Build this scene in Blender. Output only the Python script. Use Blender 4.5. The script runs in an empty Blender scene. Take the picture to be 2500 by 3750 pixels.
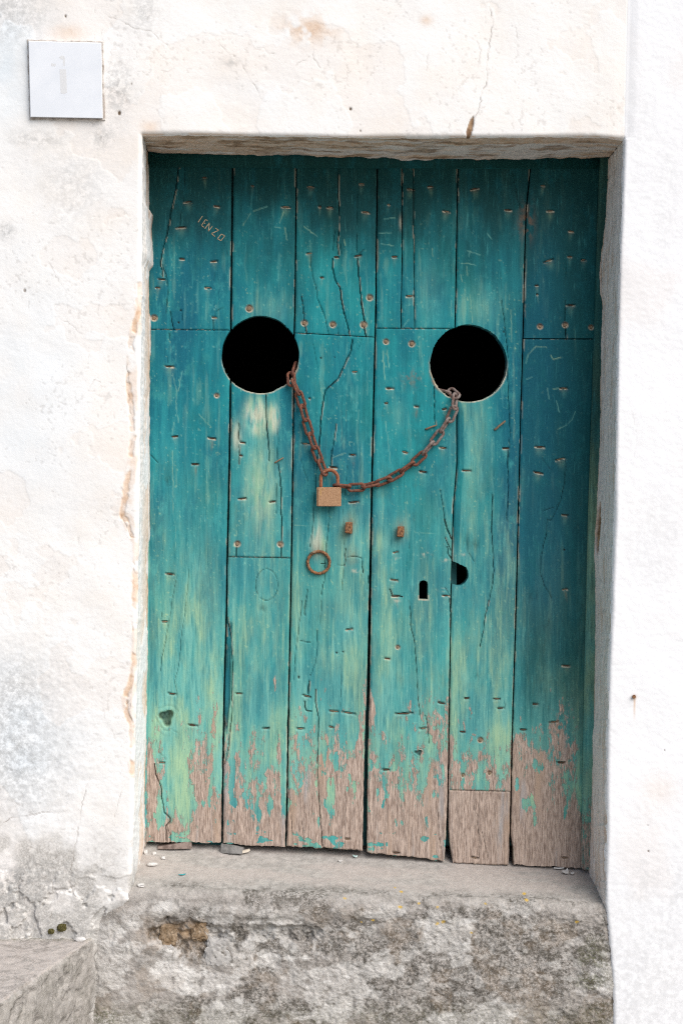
import bpy, math, random
import numpy as np

random.seed(7)
R_ = math.radians
C = bpy.context.scene.collection
SC = bpy.context.scene

# ------------------------------------------------------------------ camera, world, sun, exposure
S = 1594.4            # measuring units per metre on the wall face
D = 3.3               # camera distance from the wall face (m)
VX, VY = 957.0, 1754.0
Z0 = 1.302            # eye height above the ground

cam_d = bpy.data.cameras.new('camera')
cam = bpy.data.objects.new('camera', cam_d)
C.objects.link(cam)
cam.location = (0, -D, Z0)
cam.rotation_euler = (R_(90), 0, 0)
cam_d.sensor_fit = 'AUTO'
cam_d.sensor_width = 36
cam_d.lens = D * S / 3750 * 36
cam_d.shift_x = (1250 - VX) / 3750
cam_d.shift_y = (VY - 1875) / 3750
cam_d.clip_end = 500
SC.camera = cam

SUN_AZ, SUN_EL = R_(40), R_(44)        # to the right of the wall's normal, above the horizon
w = bpy.data.worlds.new('World')
SC.world = w
w.use_nodes = True
nt = w.node_tree
bg = nt.nodes['Background']
sky = nt.nodes.new('ShaderNodeTexSky')
sky.sky_type = 'NISHITA'
sky.sun_disc = False
sky.sun_elevation = SUN_EL
sky.sun_rotation = math.pi - SUN_AZ
sky.air_density = 1.0
sky.dust_density = 2.0
sky.ozone_density = 0.3
nt.links.new(sky.outputs[0], bg.inputs[0])
bg.inputs[1].default_value = 0.10
sd = bpy.data.lights.new('sun', 'SUN')
sd.energy = 3.5
sd.angle = R_(56)
sd.color = (1.0, 0.97, 0.93)
so = bpy.data.objects.new('sun', sd)
C.objects.link(so)
so.location = (3, -4, 6)
tox, toy, toz = math.sin(SUN_AZ) * math.cos(SUN_EL), -math.cos(SUN_AZ) * math.cos(SUN_EL), math.sin(SUN_EL)
import mathutils
so.rotation_euler = mathutils.Vector((tox, toy, toz)).to_track_quat('Z', 'Y').to_euler()
SC.view_settings.view_transform = 'Standard'
SC.view_settings.look = 'None'
SC.view_settings.gamma = 1
SC.view_settings.exposure = 0.16
SC.view_settings.use_curve_mapping = False
SC.cycles.use_denoising = False
SC.cycles.filter_width = 1.15

# ------------------------------------------------------------------ numeric helpers
_rs = np.random.RandomState(11)
TAB = _rs.rand(16, 256, 256).astype(np.float32)

def vn(x, y, seed=0):
    xi = np.floor(x).astype(np.int64); yi = np.floor(y).astype(np.int64)
    fx = (x - xi).astype(np.float32); fy = (y - yi).astype(np.float32)
    fx = fx * fx * (3 - 2 * fx); fy = fy * fy * (3 - 2 * fy)
    t = TAB[seed % 16]
    ox = xi + seed * 37; oy = yi + seed * 91
    x0 = ox % 256; x1 = (ox + 1) % 256; y0 = oy % 256; y1 = (oy + 1) % 256
    a = t[y0, x0]; b = t[y0, x1]; c = t[y1, x0]; d = t[y1, x1]
    return a + (b - a) * fx + (c - a) * fy + (a - b - c + d) * fx * fy

def fbm(x, y, sx, sy=None, o=4, seed=0, gain=0.5):
    sy = sy or sx
    x = x / sx; y = y / sy
    s = 0; a = 1.0; n = 0
    for i in range(o):
        s = s + a * vn(x, y, seed + i); n += a
        x = x * 2.03 + 5.3; y = y * 2.03 + 1.7; a *= gain
    return s / n

def ss(a, b, v):
    t = np.clip((v - a) / (b - a), 0, 1)
    return t * t * (3 - 2 * t)

def blob(x, y, cx, cy, rx, ry, p=1.0):
    return np.exp(-(((x - cx) / rx) ** 2 + ((y - cy) / ry) ** 2) ** p)

def curve(pts):
    a = np.array(pts, float)
    return lambda v: np.interp(v, a[:, 0], a[:, 1])

def stroke(x, y, pts, hw, soft=2.2):
    """mask (0..1) of a broken line with half width hw round points pts"""
    m = np.zeros(x.shape, np.float32)
    xf, yf, mf = x.ravel(), y.ravel(), m.ravel()
    for (ax, ay), (bx, by) in zip(pts[:-1], pts[1:]):
        pad = hw + soft + 4
        idx = np.nonzero((xf > min(ax, bx) - pad) & (xf < max(ax, bx) + pad) &
                         (yf > min(ay, by) - pad) & (yf < max(ay, by) + pad))[0]
        if not len(idx): continue
        px, py = xf[idx] - ax, yf[idx] - ay
        dx, dy = bx - ax, by - ay
        t = np.clip((px * dx + py * dy) / (dx * dx + dy * dy + 1e-9), 0, 1)
        d = np.hypot(px - t * dx, py - t * dy)
        mf[idx] = np.maximum(mf[idx], 1 - ss(hw, hw + soft, d))
    return mf.reshape(x.shape)

def wiggle(pts, amp, step, seed):
    """resample a broken line with small random offsets, so it runs like a crack"""
    r = random.Random(seed); out = [pts[0]]
    for a, b in zip(pts[:-1], pts[1:]):
        n = max(1, int(math.hypot(b[0] - a[0], b[1] - a[1]) / step))
        for i in range(1, n + 1):
            t = i / n
            j = 0 if i == n else amp
            out.append((a[0] + (b[0] - a[0]) * t + r.uniform(-j, j), a[1] + (b[1] - a[1]) * t + r.uniform(-j, j)))
    return out

def W(nx, ny, Y):
    k = (D + Y) / D / S
    return (nx - VX) * k, Y, Z0 - (ny - VY) * k

def Wa(nx, ny, Yb, dY=0.0):
    k = (D + Yb) / D / S
    return np.stack([(nx - VX) * k, Yb + dY + 0 * nx, Z0 - (ny - VY) * k], -1)

# ------------------------------------------------------------------ object helpers
def mesh_np(name, V, F, mat=None, attrs=None, smooth=True):
    V = np.asarray(V, np.float32).reshape(-1, 3); F = np.asarray(F, np.int32)
    me = bpy.data.meshes.new(name)
    n, k = F.shape
    me.vertices.add(len(V)); me.vertices.foreach_set('co', V.ravel())
    me.loops.add(n * k); me.loops.foreach_set('vertex_index', F.ravel())
    me.polygons.add(n)
    me.polygons.foreach_set('loop_start', np.arange(0, n * k, k, dtype=np.int32))
    me.polygons.foreach_set('loop_total', np.full(n, k, np.int32))
    if smooth: me.polygons.foreach_set('use_smooth', np.ones(n, bool))
    me.update(calc_edges=True)
    for an, A in (attrs or {}).items():
        at = me.attributes.new(an, 'FLOAT_COLOR', 'POINT')
        A = np.asarray(A, np.float32).reshape(len(V), -1)
        Q = np.ones((len(V), 4), np.float32); Q[:, :A.shape[1]] = A
        at.data.foreach_set('color', Q.ravel())
    if mat: me.materials.append(mat)
    return me

def obj(name, me, parent=None, loc=(0, 0, 0)):
    o = bpy.data.objects.new(name, me)
    C.objects.link(o)
    o.location = loc
    if parent: o.parent = parent
    return o

def tag(o, label=None, cat=None, group=None, kind=None):
    if label: o['label'] = label
    if cat: o['category'] = cat
    if group: o['group'] = group
    if kind: o['kind'] = kind
    return o

def gridF(nr, nc, mask=None):
    i = np.arange(nr * nc).reshape(nr, nc)
    F = np.stack([i[:-1, :-1], i[1:, :-1], i[1:, 1:], i[:-1, 1:]], -1)
    if mask is not None: return F[mask]
    return F.reshape(-1, 4)

def pymesh(name, verts, faces, mat=None, smooth=False):
    me = bpy.data.meshes.new(name)
    me.from_pydata([tuple(v) for v in verts], [], faces)
    me.update()
    if smooth: me.polygons.foreach_set('use_smooth', [True] * len(me.polygons))
    if mat: me.materials.append(mat)
    return me

def tube(path, rad, closed=False, seg=10, jitter=0.0, seed=0):
    """verts, faces of a round bar along a list of points (rad: number or list)"""
    r = random.Random(seed)
    P = [mathutils.Vector(p) for p in path]; n = len(P)
    V = []; F = []
    up = None
    for i in range(n):
        t = (P[(i + 1) % n] - P[i - 1]) if closed else (P[min(i + 1, n - 1)] - P[max(i - 1, 0)])
        t.normalize()
        if up is None:
            up = mathutils.Vector((0, 0, 1)) if abs(t.z) < .9 else mathutils.Vector((1, 0, 0))
        u = (up - t * up.dot(t)).normalized(); v = t.cross(u); up = u
        rr = rad[i] if isinstance(rad, (list, tuple)) else rad
        for k in range(seg):
            a = 2 * math.pi * k / seg
            q = rr * (1 + r.uniform(-jitter, jitter))
            V.append(P[i] + (u * math.cos(a) + v * math.sin(a)) * q)
    m = n if closed else n - 1
    for i in range(m):
        for k in range(seg):
            a = i * seg + k; b = i * seg + (k + 1) % seg
            c = ((i + 1) % n) * seg + (k + 1) % seg; d = ((i + 1) % n) * seg + k
            F.append((a, b, c, d))
    if not closed:
        F.append(tuple(range(seg))[::-1]); F.append(tuple(range((n - 1) * seg, n * seg)))
    return V, F

def lump(name, mat, sx, sy, sz, seed, rough=0.3, sub=2):
    """an irregular pebble / flake: a noisy, flattened icosphere"""
    import bmesh
    bm = bmesh.new()
    bmesh.ops.create_icosphere(bm, subdivisions=sub, radius=1)
    r = random.Random(seed)
    from mathutils import noise as mnoise
    for v in bm.verts:
        k = 1 + r.uniform(-rough, rough) * .35 + 1.1 * rough * mnoise.noise(v.co * 1.6 + mathutils.Vector((seed * 3.1, 0, 0))) + .6 * rough * mnoise.noise(v.co * 4 + mathutils.Vector((0, seed, 0)))
        c = v.co * k
        q = lambda t: math.copysign(abs(t) ** .8, t)
        v.co = (q(c.x) * sx, q(c.y) * sy, q(c.z) * sz)
    me = bpy.data.meshes.new(name); bm.to_mesh(me); bm.free()
    me.materials.append(mat)
    return me

def flake_mesh(name, mat, w_, d_, h_, seed):
    """a thin broken chip with an angular outline, slightly curled"""
    r = random.Random(seed); n = 9
    V = []; F = []
    ring = []
    for i in range(n):
        a = 2 * math.pi * i / n + r.uniform(-.2, .2)
        q = r.uniform(.65, 1.05)
        ring.append((math.cos(a) * w_ / 2 * q, math.sin(a) * d_ / 2 * q))
    for z in (0, 1):
        for x, y in ring:
            V.append((x * (1 - .08 * z), y * (1 - .08 * z), z * h_ + 1.2 * h_ * (x / w_ * 2) ** 2 + r.uniform(-.1, .1) * h_))
    V.append((0, 0, h_ * 1.15)); V.append((0, 0, 0))
    for i in range(n):
        j = (i + 1) % n
        F.append((i, j, n + j, n + i)); F.append((n + i, n + j, 2 * n)); F.append((j, i, 2 * n + 1))
    return pymesh(name, V, F, mat)

# ------------------------------------------------------------------ material helpers
class NT:
    def __init__(s, name):
        s.m = bpy.data.materials.new(name); s.m.use_nodes = True
        s.t = s.m.node_tree; s.b = s.t.nodes['Principled BSDF']
        s.co = s.n('ShaderNodeTexCoord').outputs['Object']
    def n(s, kind, **kw):
        nd = s.t.nodes.new(kind)
        for k, v in kw.items(): setattr(nd, k, v)
        return nd
    def put(s, sock, v):
        if hasattr(v, 'is_linked'): s.t.links.new(v, sock)
        elif isinstance(v, tuple) and sock.type == 'RGBA': sock.default_value = (*v[:3], 1)
        else: sock.default_value = v
    def noise(s, scale, detail=4, rough=.55, stretch=None, dist=0):
        co = s.co
        if stretch:
            mp = s.n('ShaderNodeMapping'); mp.inputs['Scale'].default_value = stretch
            s.t.links.new(co, mp.inputs['Vector']); co = mp.outputs[0]
        nd = s.n('ShaderNodeTexNoise')
        nd.inputs['Scale'].default_value = scale; nd.inputs['Detail'].default_value = detail
        nd.inputs['Roughness'].default_value = rough; nd.inputs['Distortion'].default_value = dist
        s.t.links.new(co, nd.inputs['Vector'])
        return nd.outputs['Fac']
    def rng(s, v, a, b, c=0., d=1.):
        nd = s.n('ShaderNodeMapRange'); nd.interpolation_type = 'SMOOTHSTEP'
        for i, q in enumerate((v, a, b, c, d)): s.put(nd.inputs[i], q)
        return nd.outputs[0]
    def mix(s, f, a, b, mode='MIX'):
        nd = s.n('ShaderNodeMix', data_type='RGBA', blend_type=mode)
        s.put(nd.inputs[0], f); s.put(nd.inputs[6], a); s.put(nd.inputs[7], b)
        return nd.outputs[2]
    def ma(s, op, a, b=0.0):
        nd = s.n('ShaderNodeMath', operation=op)
        s.put(nd.inputs[0], a); s.put(nd.inputs[1], b)
        return nd.outputs[0]
    def attr(s, name):
        a = s.n('ShaderNodeAttribute'); a.attribute_name = name
        sp = s.n('ShaderNodeSeparateColor'); s.t.links.new(a.outputs['Color'], sp.inputs[0])
        return sp.outputs[0], sp.outputs[1], sp.outputs[2]
    def bump(s, h, dist, strength=1.0):
        nd = s.n('ShaderNodeBump'); nd.inputs['Distance'].default_value = dist
        nd.inputs['Strength'].default_value = strength
        s.t.links.new(h, nd.inputs['Height'])
        s.t.links.new(nd.outputs[0], s.b.inputs['Normal'])
    def done(s, col, rough=.8, spec=.3, metal=0.):
        s.put(s.b.inputs['Base Color'], col); s.put(s.b.inputs['Roughness'], rough)
        s.put(s.b.inputs['Specular IOR Level'], spec); s.put(s.b.inputs['Metallic'], metal)
        return s.m

def mat_simple(name, c1, c2, scale=120, rough=.85, bump=.0006, spec=.25, metal=0., thr=(.35, .65)):
    t = NT(name)
    f = t.rng(t.noise(scale, 5), *thr)
    t.bump(t.noise(scale * 2.2, 4), bump)
    return t.done(t.mix(f, c1, c2), rough, spec, metal)

def mat_paint():
    t = NT('weathered_teal_paint')
    fade, peel, blue = t.attr('m1')
    aw = t.n('ShaderNodeAttribute'); aw.attribute_name = 'm1'; wth_shade = aw.outputs['Alpha']; cream, dark, rust = t.attr('m2')
    st = t.noise(24, 7, .68, (1, 1, .075), .3)             # long brush streaks / grain
    st2 = t.noise(200, 6, .72, (1, 1, .085), .15)            # fine grain
    cl = t.noise(9, 5, .6, (1, 1, .45))
    teal = t.mix(t.rng(cl, .38, .62), (.007, .165, .205), (.016, .275, .285))
    teal = t.mix(t.ma('MULTIPLY', t.rng(t.noise(5, 5, .65, (1, 1, .5)), .50, .68), .6), teal, (.018, .205, .182))
    teal = t.mix(wth_shade, (.004, .048, .046), teal)  # low mask: unbleached paint, with lintel and jamb shade painted in
    col = t.mix(t.ma('MULTIPLY', t.ma('MULTIPLY', blue, .9), t.ma('ADD', t.ma('MULTIPLY', wth_shade, .3), .7)), teal, (.005, .098, .155))
    col = t.mix(t.ma('MULTIPLY', t.rng(st, .47, .68), t.ma('MULTIPLY', wth_shade, .32)), col, (.036, .36, .37))
    col = t.mix(t.ma('MULTIPLY', t.rng(st, .46, .30), .40), col, (.006, .11, .145))
    chalk = t.mix(t.rng(t.noise(14, 4, .6, (1, 1, .3)), .4, .6), (.17, .43, .375), (.33, .50, .31))
    blot = t.rng(t.noise(34, 7, .75, (1, 1, .55)), .50, .66)
    col = t.mix(t.ma('MULTIPLY', blot, t.ma('MULTIPLY', wth_shade, .50)), col, (.065, .38, .375))
    col = t.mix(t.ma('MULTIPLY', t.rng(t.noise(17, 7, .74, (1, 1, .55)), .50, .64), .50), col, (.006, .105, .125))
    f2 = t.ma('MULTIPLY', fade, t.rng(t.ma('ADD', t.ma('MULTIPLY', st2, .6), t.ma('MULTIPLY', st, .5)), .38, .66, .30, 1.))
    col = t.mix(f2, col, chalk)
    g = t.rng(st2, .35, .62)
    col = t.mix(t.ma('MULTIPLY', t.rng(st2, .44, .30), .42), col, t.mix(.55, col, (.004, .05, .06)))
    col = t.mix(t.ma('MULTIPLY', t.rng(st2, .56, .70), .22), col, (.10, .44, .44))
    st3 = t.noise(340, 6, .72, (1, 1, .11), .2)
    wood = t.mix(t.rng(st3, .34, .64), (.215, .155, .125), (.52, .415, .350))
    wood = t.mix(t.rng(t.noise(22, 4, .6, (1, 1, .12)), .52, .72), wood, (.40, .295, .225))
    wood = t.mix(t.rng(t.noise(30, 4, .6, (1, 1, .12)), .55, .75), wood, (.36, .34, .335))
    wood = t.mix(t.ma('MULTIPLY', t.rng(t.noise(230, 5, .7, (1, 1, .07)), .42, .30), .6), wood, (.115, .086, .074))
    edge = t.rng(t.ma('ADD', peel, t.ma('MULTIPLY', t.ma('SUBTRACT', t.noise(210, 7, .78, (1, 1, .22)), .5), 2.0)), .36, .64)
    col = t.mix(t.ma('MULTIPLY', t.rng(peel, .12, .5), .35), col, (.13, .34, .31))
    col = t.mix(edge, col, wood)
    col = t.mix(t.ma('MULTIPLY', rust, t.rng(t.noise(90, 4), .3, .6, .4, 1.)), col, (.23, .10, .045))
    col = t.mix(cream, col, t.mix(g, (.48, .40, .28), (.66, .60, .47)))
    col = t.mix(dark, col, (.010, .009, .007))
    h = t.ma('ADD', t.ma('MULTIPLY', st2, t.ma('ADD', .8, t.ma('MULTIPLY', edge, 1.0))), t.ma('MULTIPLY', t.noise(420, 3, .6, (1, 1, .2)), .35))
    t.bump(h, .0011)
    return t.done(col, t.mix(edge, (.70,) * 3, (.92,) * 3), .16)

def mat_wall(name, white, peach, tint, bmp=.0022):
    t = NT(name)
    grime, ochre, blue = t.attr('m1'); crack, grey, brown = t.attr('m2')
    n1 = t.noise(7, 6, .6); n2 = t.noise(60, 5, .65); n3 = t.noise(260, 4, .6)
    col = t.mix(t.rng(n1, .40, .68), white, peach)
    col = t.mix(blue, col, tint)
    col = t.mix(ochre, col, t.mix(t.rng(n2, .35, .6), (.60, .40, .26), (.72, .55, .42)))
    col = t.mix(t.ma('MULTIPLY', grey, t.rng(n2, .25, .55, .6, 1.)), col, t.mix(t.rng(n3, .35, .65), (.42, .40, .375), (.62, .60, .57)))
    gg = t.ma('MULTIPLY', grime, t.rng(t.noise(60, 8, .80), .40, .58))
    col = t.mix(t.ma('MULTIPLY', gg, .8), col, (.25, .255, .255))
    col = t.mix(brown, col, t.mix(t.rng(n2, .4, .6), (.20, .12, .07), (.38, .25, .15)))
    col = t.mix(crack, col, (.13, .09, .06))
    h = t.ma('ADD', t.ma('MULTIPLY', n3, .5), t.ma('MULTIPLY', t.noise(110, 4, .6), 1.0))
    t.bump(h, bmp)
    return t.done(col, .92, .15)

def mat_concrete():
    t = NT('weathered_concrete')
    lich, white, ochre = t.attr('m1'); pink, yellow, moss = t.attr('m2')
    n2 = t.noise(55, 6, .65); n3 = t.noise(210, 5, .7); n4 = t.noise(420, 3, .6)
    col = t.mix(t.rng(n2, .35, .65), (.33, .308, .285), (.45, .42, .39))
    col = t.mix(pink, col, (.46, .40, .365))
    col = t.mix(t.ma('MULTIPLY', t.rng(n3, .52, .70), .6), col, (.46, .445, .42))
    sp = t.ma('MULTIPLY', lich, t.rng(t.noise(130, 6, .68), .56, .40))
    col = t.mix(t.ma('MULTIPLY', sp, .85), col, (.095, .087, .075))
    sp2 = t.ma('MULTIPLY', lich, t.rng(t.noise(38, 7, .74), .47, .60))
    col = t.mix(t.ma('MULTIPLY', sp2, .8), col, (.095, .083, .068))
    sp3 = t.ma('MULTIPLY', lich, t.rng(t.noise(330, 4, .6), .60, .68))
    gr = t.noise(165, 6, .78)
    col = t.mix(t.ma('MULTIPLY', t.ma('ADD', t.ma('MULTIPLY', lich, .75), .12), t.rng(gr, .50, .36)), col, (.12, .108, .092))
    col = t.mix(t.ma('MULTIPLY', t.ma('ADD', t.ma('MULTIPLY', lich, .55), .14), t.rng(t.noise(190, 6, .78), .54, .68)), col, (.58, .565, .54))
    col = t.mix(t.ma('MULTIPLY', sp3, .7), col, (.55, .55, .53))
    col = t.mix(t.ma('MULTIPLY', ochre, t.rng(n2, .3, .55)), col, (.33, .215, .115))
    col = t.mix(t.ma('MULTIPLY', white, t.rng(n2, .30, .50)), col, (.72, .70, .67))
    col = t.mix(t.ma('MULTIPLY', moss, t.rng(n3, .40, .60)), col, (.10, .105, .045))
    col = t.mix(yellow, col, (.62, .40, .05))
    h = t.ma('ADD', t.ma('MULTIPLY', n3, 1.0), t.ma('MULTIPLY', n4, .5))
    t.bump(h, .0020)
    return t.done(col, .95, .12)

def mat_rust(name, a, b, c, scale=90):
    t = NT(name)
    f = t.rng(t.noise(scale, 5, .65), .38, .62)
    g = t.rng(t.noise(scale * 2.1, 5, .7), .55, .70)
    col = t.mix(g, t.mix(f, a, b), c)
    t.bump(t.noise(scale * 6, 4, .65), .0010)
    return t.done(col, .82, .3, 0.)

M_paint = mat_paint()
M_wall = mat_wall('old_whitewashed_plaster', (.82, .81, .80), (.81, .775, .74), (.70, .755, .80), .0005)
M_wall2 = mat_wall('fresh_white_plaster', (.83, .83, .84), (.83, .825, .825), (.80, .81, .84), .00025)
M_conc = mat_concrete()
M_rust = mat_rust('rusty_chain_iron', (.10, .042, .03), (.20, .075, .042), (.27, .20, .185))
M_rust2 = mat_rust('rusty_fittings', (.12, .055, .03), (.29, .13, .055), (.42, .30, .17), 160)
M_nail = mat_rust('old_nail_iron', (.035, .022, .015), (.14, .07, .038), (.30, .21, .13), 220)
M_rod = mat_rust('bent_nail_iron', (.13, .07, .04), (.36, .27, .18), (.10, .05, .03), 200)
M_brass = mat_simple('dull_brass', (.30, .165, .085), (.43, .255, .145), 420, .62, .0005, .4, .15)
M_tile = mat_simple('white_glazed_tile', (.70, .73, .78), (.75, .775, .82), 14, .35, .0001, .5)
M_print = mat_simple('faded_print', (.62, .625, .64), (.68, .69, .705), 300, .5, .0001, .4)
M_ledge = mat_simple('dark_door_back', (.015, .07, .075), (.03, .12, .125), 30, .9)
M_int = mat_simple('dark_interior', (.03, .028, .026), (.05, .045, .04), 8, .95)
M_stone = mat_simple('tan_stone', (.19, .130, .078), (.35, .265, .185), 75, .95, .003, .1)
M_plast = mat_simple('pale_mortar', (.36, .345, .33), (.47, .455, .435), 60, .95, .002, .1)
M_flake = mat_simple('white_paint_chip', (.50, .48, .46), (.64, .62, .60), 90, .8, .0006, .2)
M_moss = mat_simple('moss', (.06, .055, .022), (.14, .12, .05), 300, 1., .003, .05)
M_ground = mat_simple('grey_paving', (.25, .235, .215), (.36, .34, .31), 40, .95, .002, .1)
M_slate = mat_simple('grey_slate', (.16, .155, .15), (.26, .25, .24), 70, .9, .001, .2)
M_wedge = mat_simple('old_wedge_wood', (.13, .095, .082), (.26, .20, .175), 60, .9, .001, .2)
M_scratch = mat_simple('scratched_bare_wood', (.36, .27, .17), (.50, .40, .27), 200, .9, .0004, .1)

# ------------------------------------------------------------------ ground
gm = pymesh('ground', [(-60, -80, 0), (60, -80, 0), (60, 60, 0), (-60, 60, 0)], [(0, 1, 2, 3)], M_ground)
tag(obj('ground', gm), kind='structure')

# ------------------------------------------------------------------ the house wall with its door opening
xL = curve([(-2000, 524), (494, 522), (938, 519), (1500, 515), (1900, 510), (2500, 500), (2900, 492), (3240, 482), (3300, 470), (3420, 385), (3600, 362), (3900, 355)])
xR = curve([(-2000, 2300), (0, 2296), (500, 2284), (938, 2268), (1500, 2256), (1876, 2248), (2400, 2230), (2814, 2219), (3316, 2216), (3560, 2238), (3900, 2246)])
yT = curve([(-2000, 494), (522, 494), (720, 493), (1250, 505), (1700, 503), (2170, 500), (2284, 510), (5000, 510)])
inL = curve([(400, 545), (562, 545), (715, 549), (735, 562), (800, 556), (850, 561), (930, 563), (952, 551), (1150, 553), (1600, 549), (1880, 550), (1960, 551), (2010, 546), (2250, 546), (2700, 540), (3090, 530), (3900, 505)])
inT = curve([(400, 556), (545, 563), (700, 570), (1000, 577), (1250, 589), (1410, 590), (1424, 597), (1540, 598), (1800, 597), (2050, 594), (2218, 590), (2400, 588)])
inR = curve([(400, 2220), (590, 2216), (760, 2203), (860, 2192), (930, 2184), (1030, 2186), (1080, 2196), (1300, 2190), (1600, 2184), (1840, 2176), (1900, 2172), (2020, 2162), (2110, 2168), (2300, 2172), (2500, 2168), (2814, 2160), (3212, 2147), (3900, 2130)])
YBOT = 3832.0

def spaced(a, b, fine, far=None, ratio=1.09):
    """points from a (far, coarse) to b (fine)"""
    if far is None:
        n = max(2, int(abs(b - a) / fine)); return np.linspace(a, b, n + 1)
    pts = [b]; st = fine; p = b; sgn = 1 if b > a else -1
    while (p - a) * sgn > 0:
        if (p - far) * sgn < 0: st *= ratio
        p -= sgn * st; pts.append(p)
    pts[-1] = a
    return np.array(pts[::-1])

FS = 3.5
u1 = spaced(-2200, 522, FS, -40)                 # left of the opening
u2 = spaced(522, 2284, FS)
u3 = spaced(4300, 2284, FS, 2540)[::-1]          # right of it
v1 = spaced(-1900, 494, FS, -40)
v2 = spaced(494, YBOT, FS)
un = np.concatenate([u1, u2[1:], u3[1:]]); iL = len(u1) - 1; iR = iL + len(u2) - 1
vnn = np.concatenate([v1, v2[1:]]); jT = len(v1) - 1
U, Vv = np.meshgrid(un, vnn)

def map_xy(U, Vv):
    x = U.copy(); y = Vv.copy()
    for _ in range(3):
        t = yT(x)
        y = np.where(Vv <= 494, -1900 + (Vv + 1900) * (t + 1900) / (494 + 1900), t + (Vv - 494) * (YBOT - t) / (YBOT - 494))
        l = xL(y); r = xR(y)
        x = np.where(U <= 522, -2200 + (U + 2200) * (l + 2200) / (522 + 2200),
                     np.where(U <= 2284, l + (U - 522) * (r - l) / (2284 - 522), r + (U - 2284) * (4300 - r) / (4300 - 2284)))
    return x, y

PX, PY = map_xy(U, Vv)
# ragged plaster edge round the opening
def edge_noise(s, seed, a=3.2): return (fbm(s, 0 * s + 3.3, 60, o=4, seed=seed) - .5) * 2 * a + (fbm(s, 0 * s + 7.7, 14, o=2, seed=seed + 3) - .5) * 2 * 1.6
dl = np.abs(U - 522); dr = np.abs(U - 2284); dt = np.abs(Vv - 494)
inZ = (Vv >= 494)
PX = PX + edge_noise(PY, 1) * np.exp(-(dl / 14) ** 2) * np.where(inZ, 1, .15) + edge_noise(PY, 4) * (1 + 1.2 * ss(2500, 2900, PY)) * np.exp(-(dr / 14) ** 2) * np.where(inZ, 1, .15)
inX = (U >= 522) & (U <= 2284)
PY = PY + edge_noise(PX, 6) * np.exp(-(dt / 14) ** 2) * np.where(inX, 1, .0)

# distance to the opening (for the worn, rounded arris)
ddx = np.maximum(np.maximum(xL(PY) - PX, PX - xR(PY)), 0); ddy = np.maximum(yT(PX) - PY, 0)
dist = np.where((PY > yT(PX)), ddx, np.hypot(ddx, ddy))
dist = np.where((U <= 522) | (U >= 2284) | (Vv <= 494), dist, 0)
right = PX > xR(PY) - .01
RR = np.where(right, 13., 17.) + 8 * (fbm(PX, PY, 160, o=2, seed=9) - .5)
RR = np.where((PY > 3290) & ~right, 4., RR)
q = np.clip(dist / RR, 0, 1)
Yw = RR * (1 - np.sqrt(np.maximum(1 - (1 - q) ** 2, 0))) / S
seamtop = (U >= 2284) & (Vv < 494) & (dr < 1)
# relief
big = fbm(PX, PY, 420, o=3, seed=1) - .5
mid = fbm(PX, PY, 70, 55, o=4, seed=2) - .5
fine = fbm(PX, PY, 15, 12, o=3, seed=5) - .5
rough_l = .6 + 1.6 * blob(PX, PY, 60, 2700, 330, 420) + 1.4 * ss(3000, 3400, PY)
relA = -big * .012 - mid * (.0008 + .0018 * ss(.45, .62, fbm(PX, PY, 300, o=3, seed=12))) * rough_l - fine * .0007 * rough_l
relB = -big * .006 - mid * .0010 - fine * .0008 - (fbm(PX, PY, 120, 40, o=3, seed=8) - .5) * .0009 * ss(2000, 3000, PY)
# places where the outer coat has come off
pn = fbm(PX, PY, 230, o=5, seed=3)
bias = .10 * blob(PX, PY, 1100, 120, 700, 260) + .09 * blob(PX, PY, 420, 1300, 150, 700) + .07 * blob(PX, PY, 350, 100, 300, 200)
lost = ss(.615, .628, pn + bias) * (~right)
strip = [(512, 1040), (506, 1150), (482, 1240), (476, 1330), (472, 1420), (480, 1500), (490, 1600), (478, 1650), (468, 1760), (448, 1880), (480, 1960), (499, 1985), (497, 2060), (490, 2250), (496, 2360), (490, 2440), (472, 2520), (456, 2560), (466, 2620), (482, 2650), (486, 2720), (484, 2830)]
stripw = stroke(PX, PY, wiggle(strip, 5, 14, 5), 7, 5) * ss(.40, .46, fbm(PX, PY, 55, o=3, seed=12))
stripx = stroke(PX, PY, [(p[0] + 9, p[1]) for p in wiggle(strip, 4, 25, 9)], 16, 9) * ss(.42, .55, fbm(PX, PY, 80, o=4, seed=13)) * ss(1000, 1150, PY)
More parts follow.
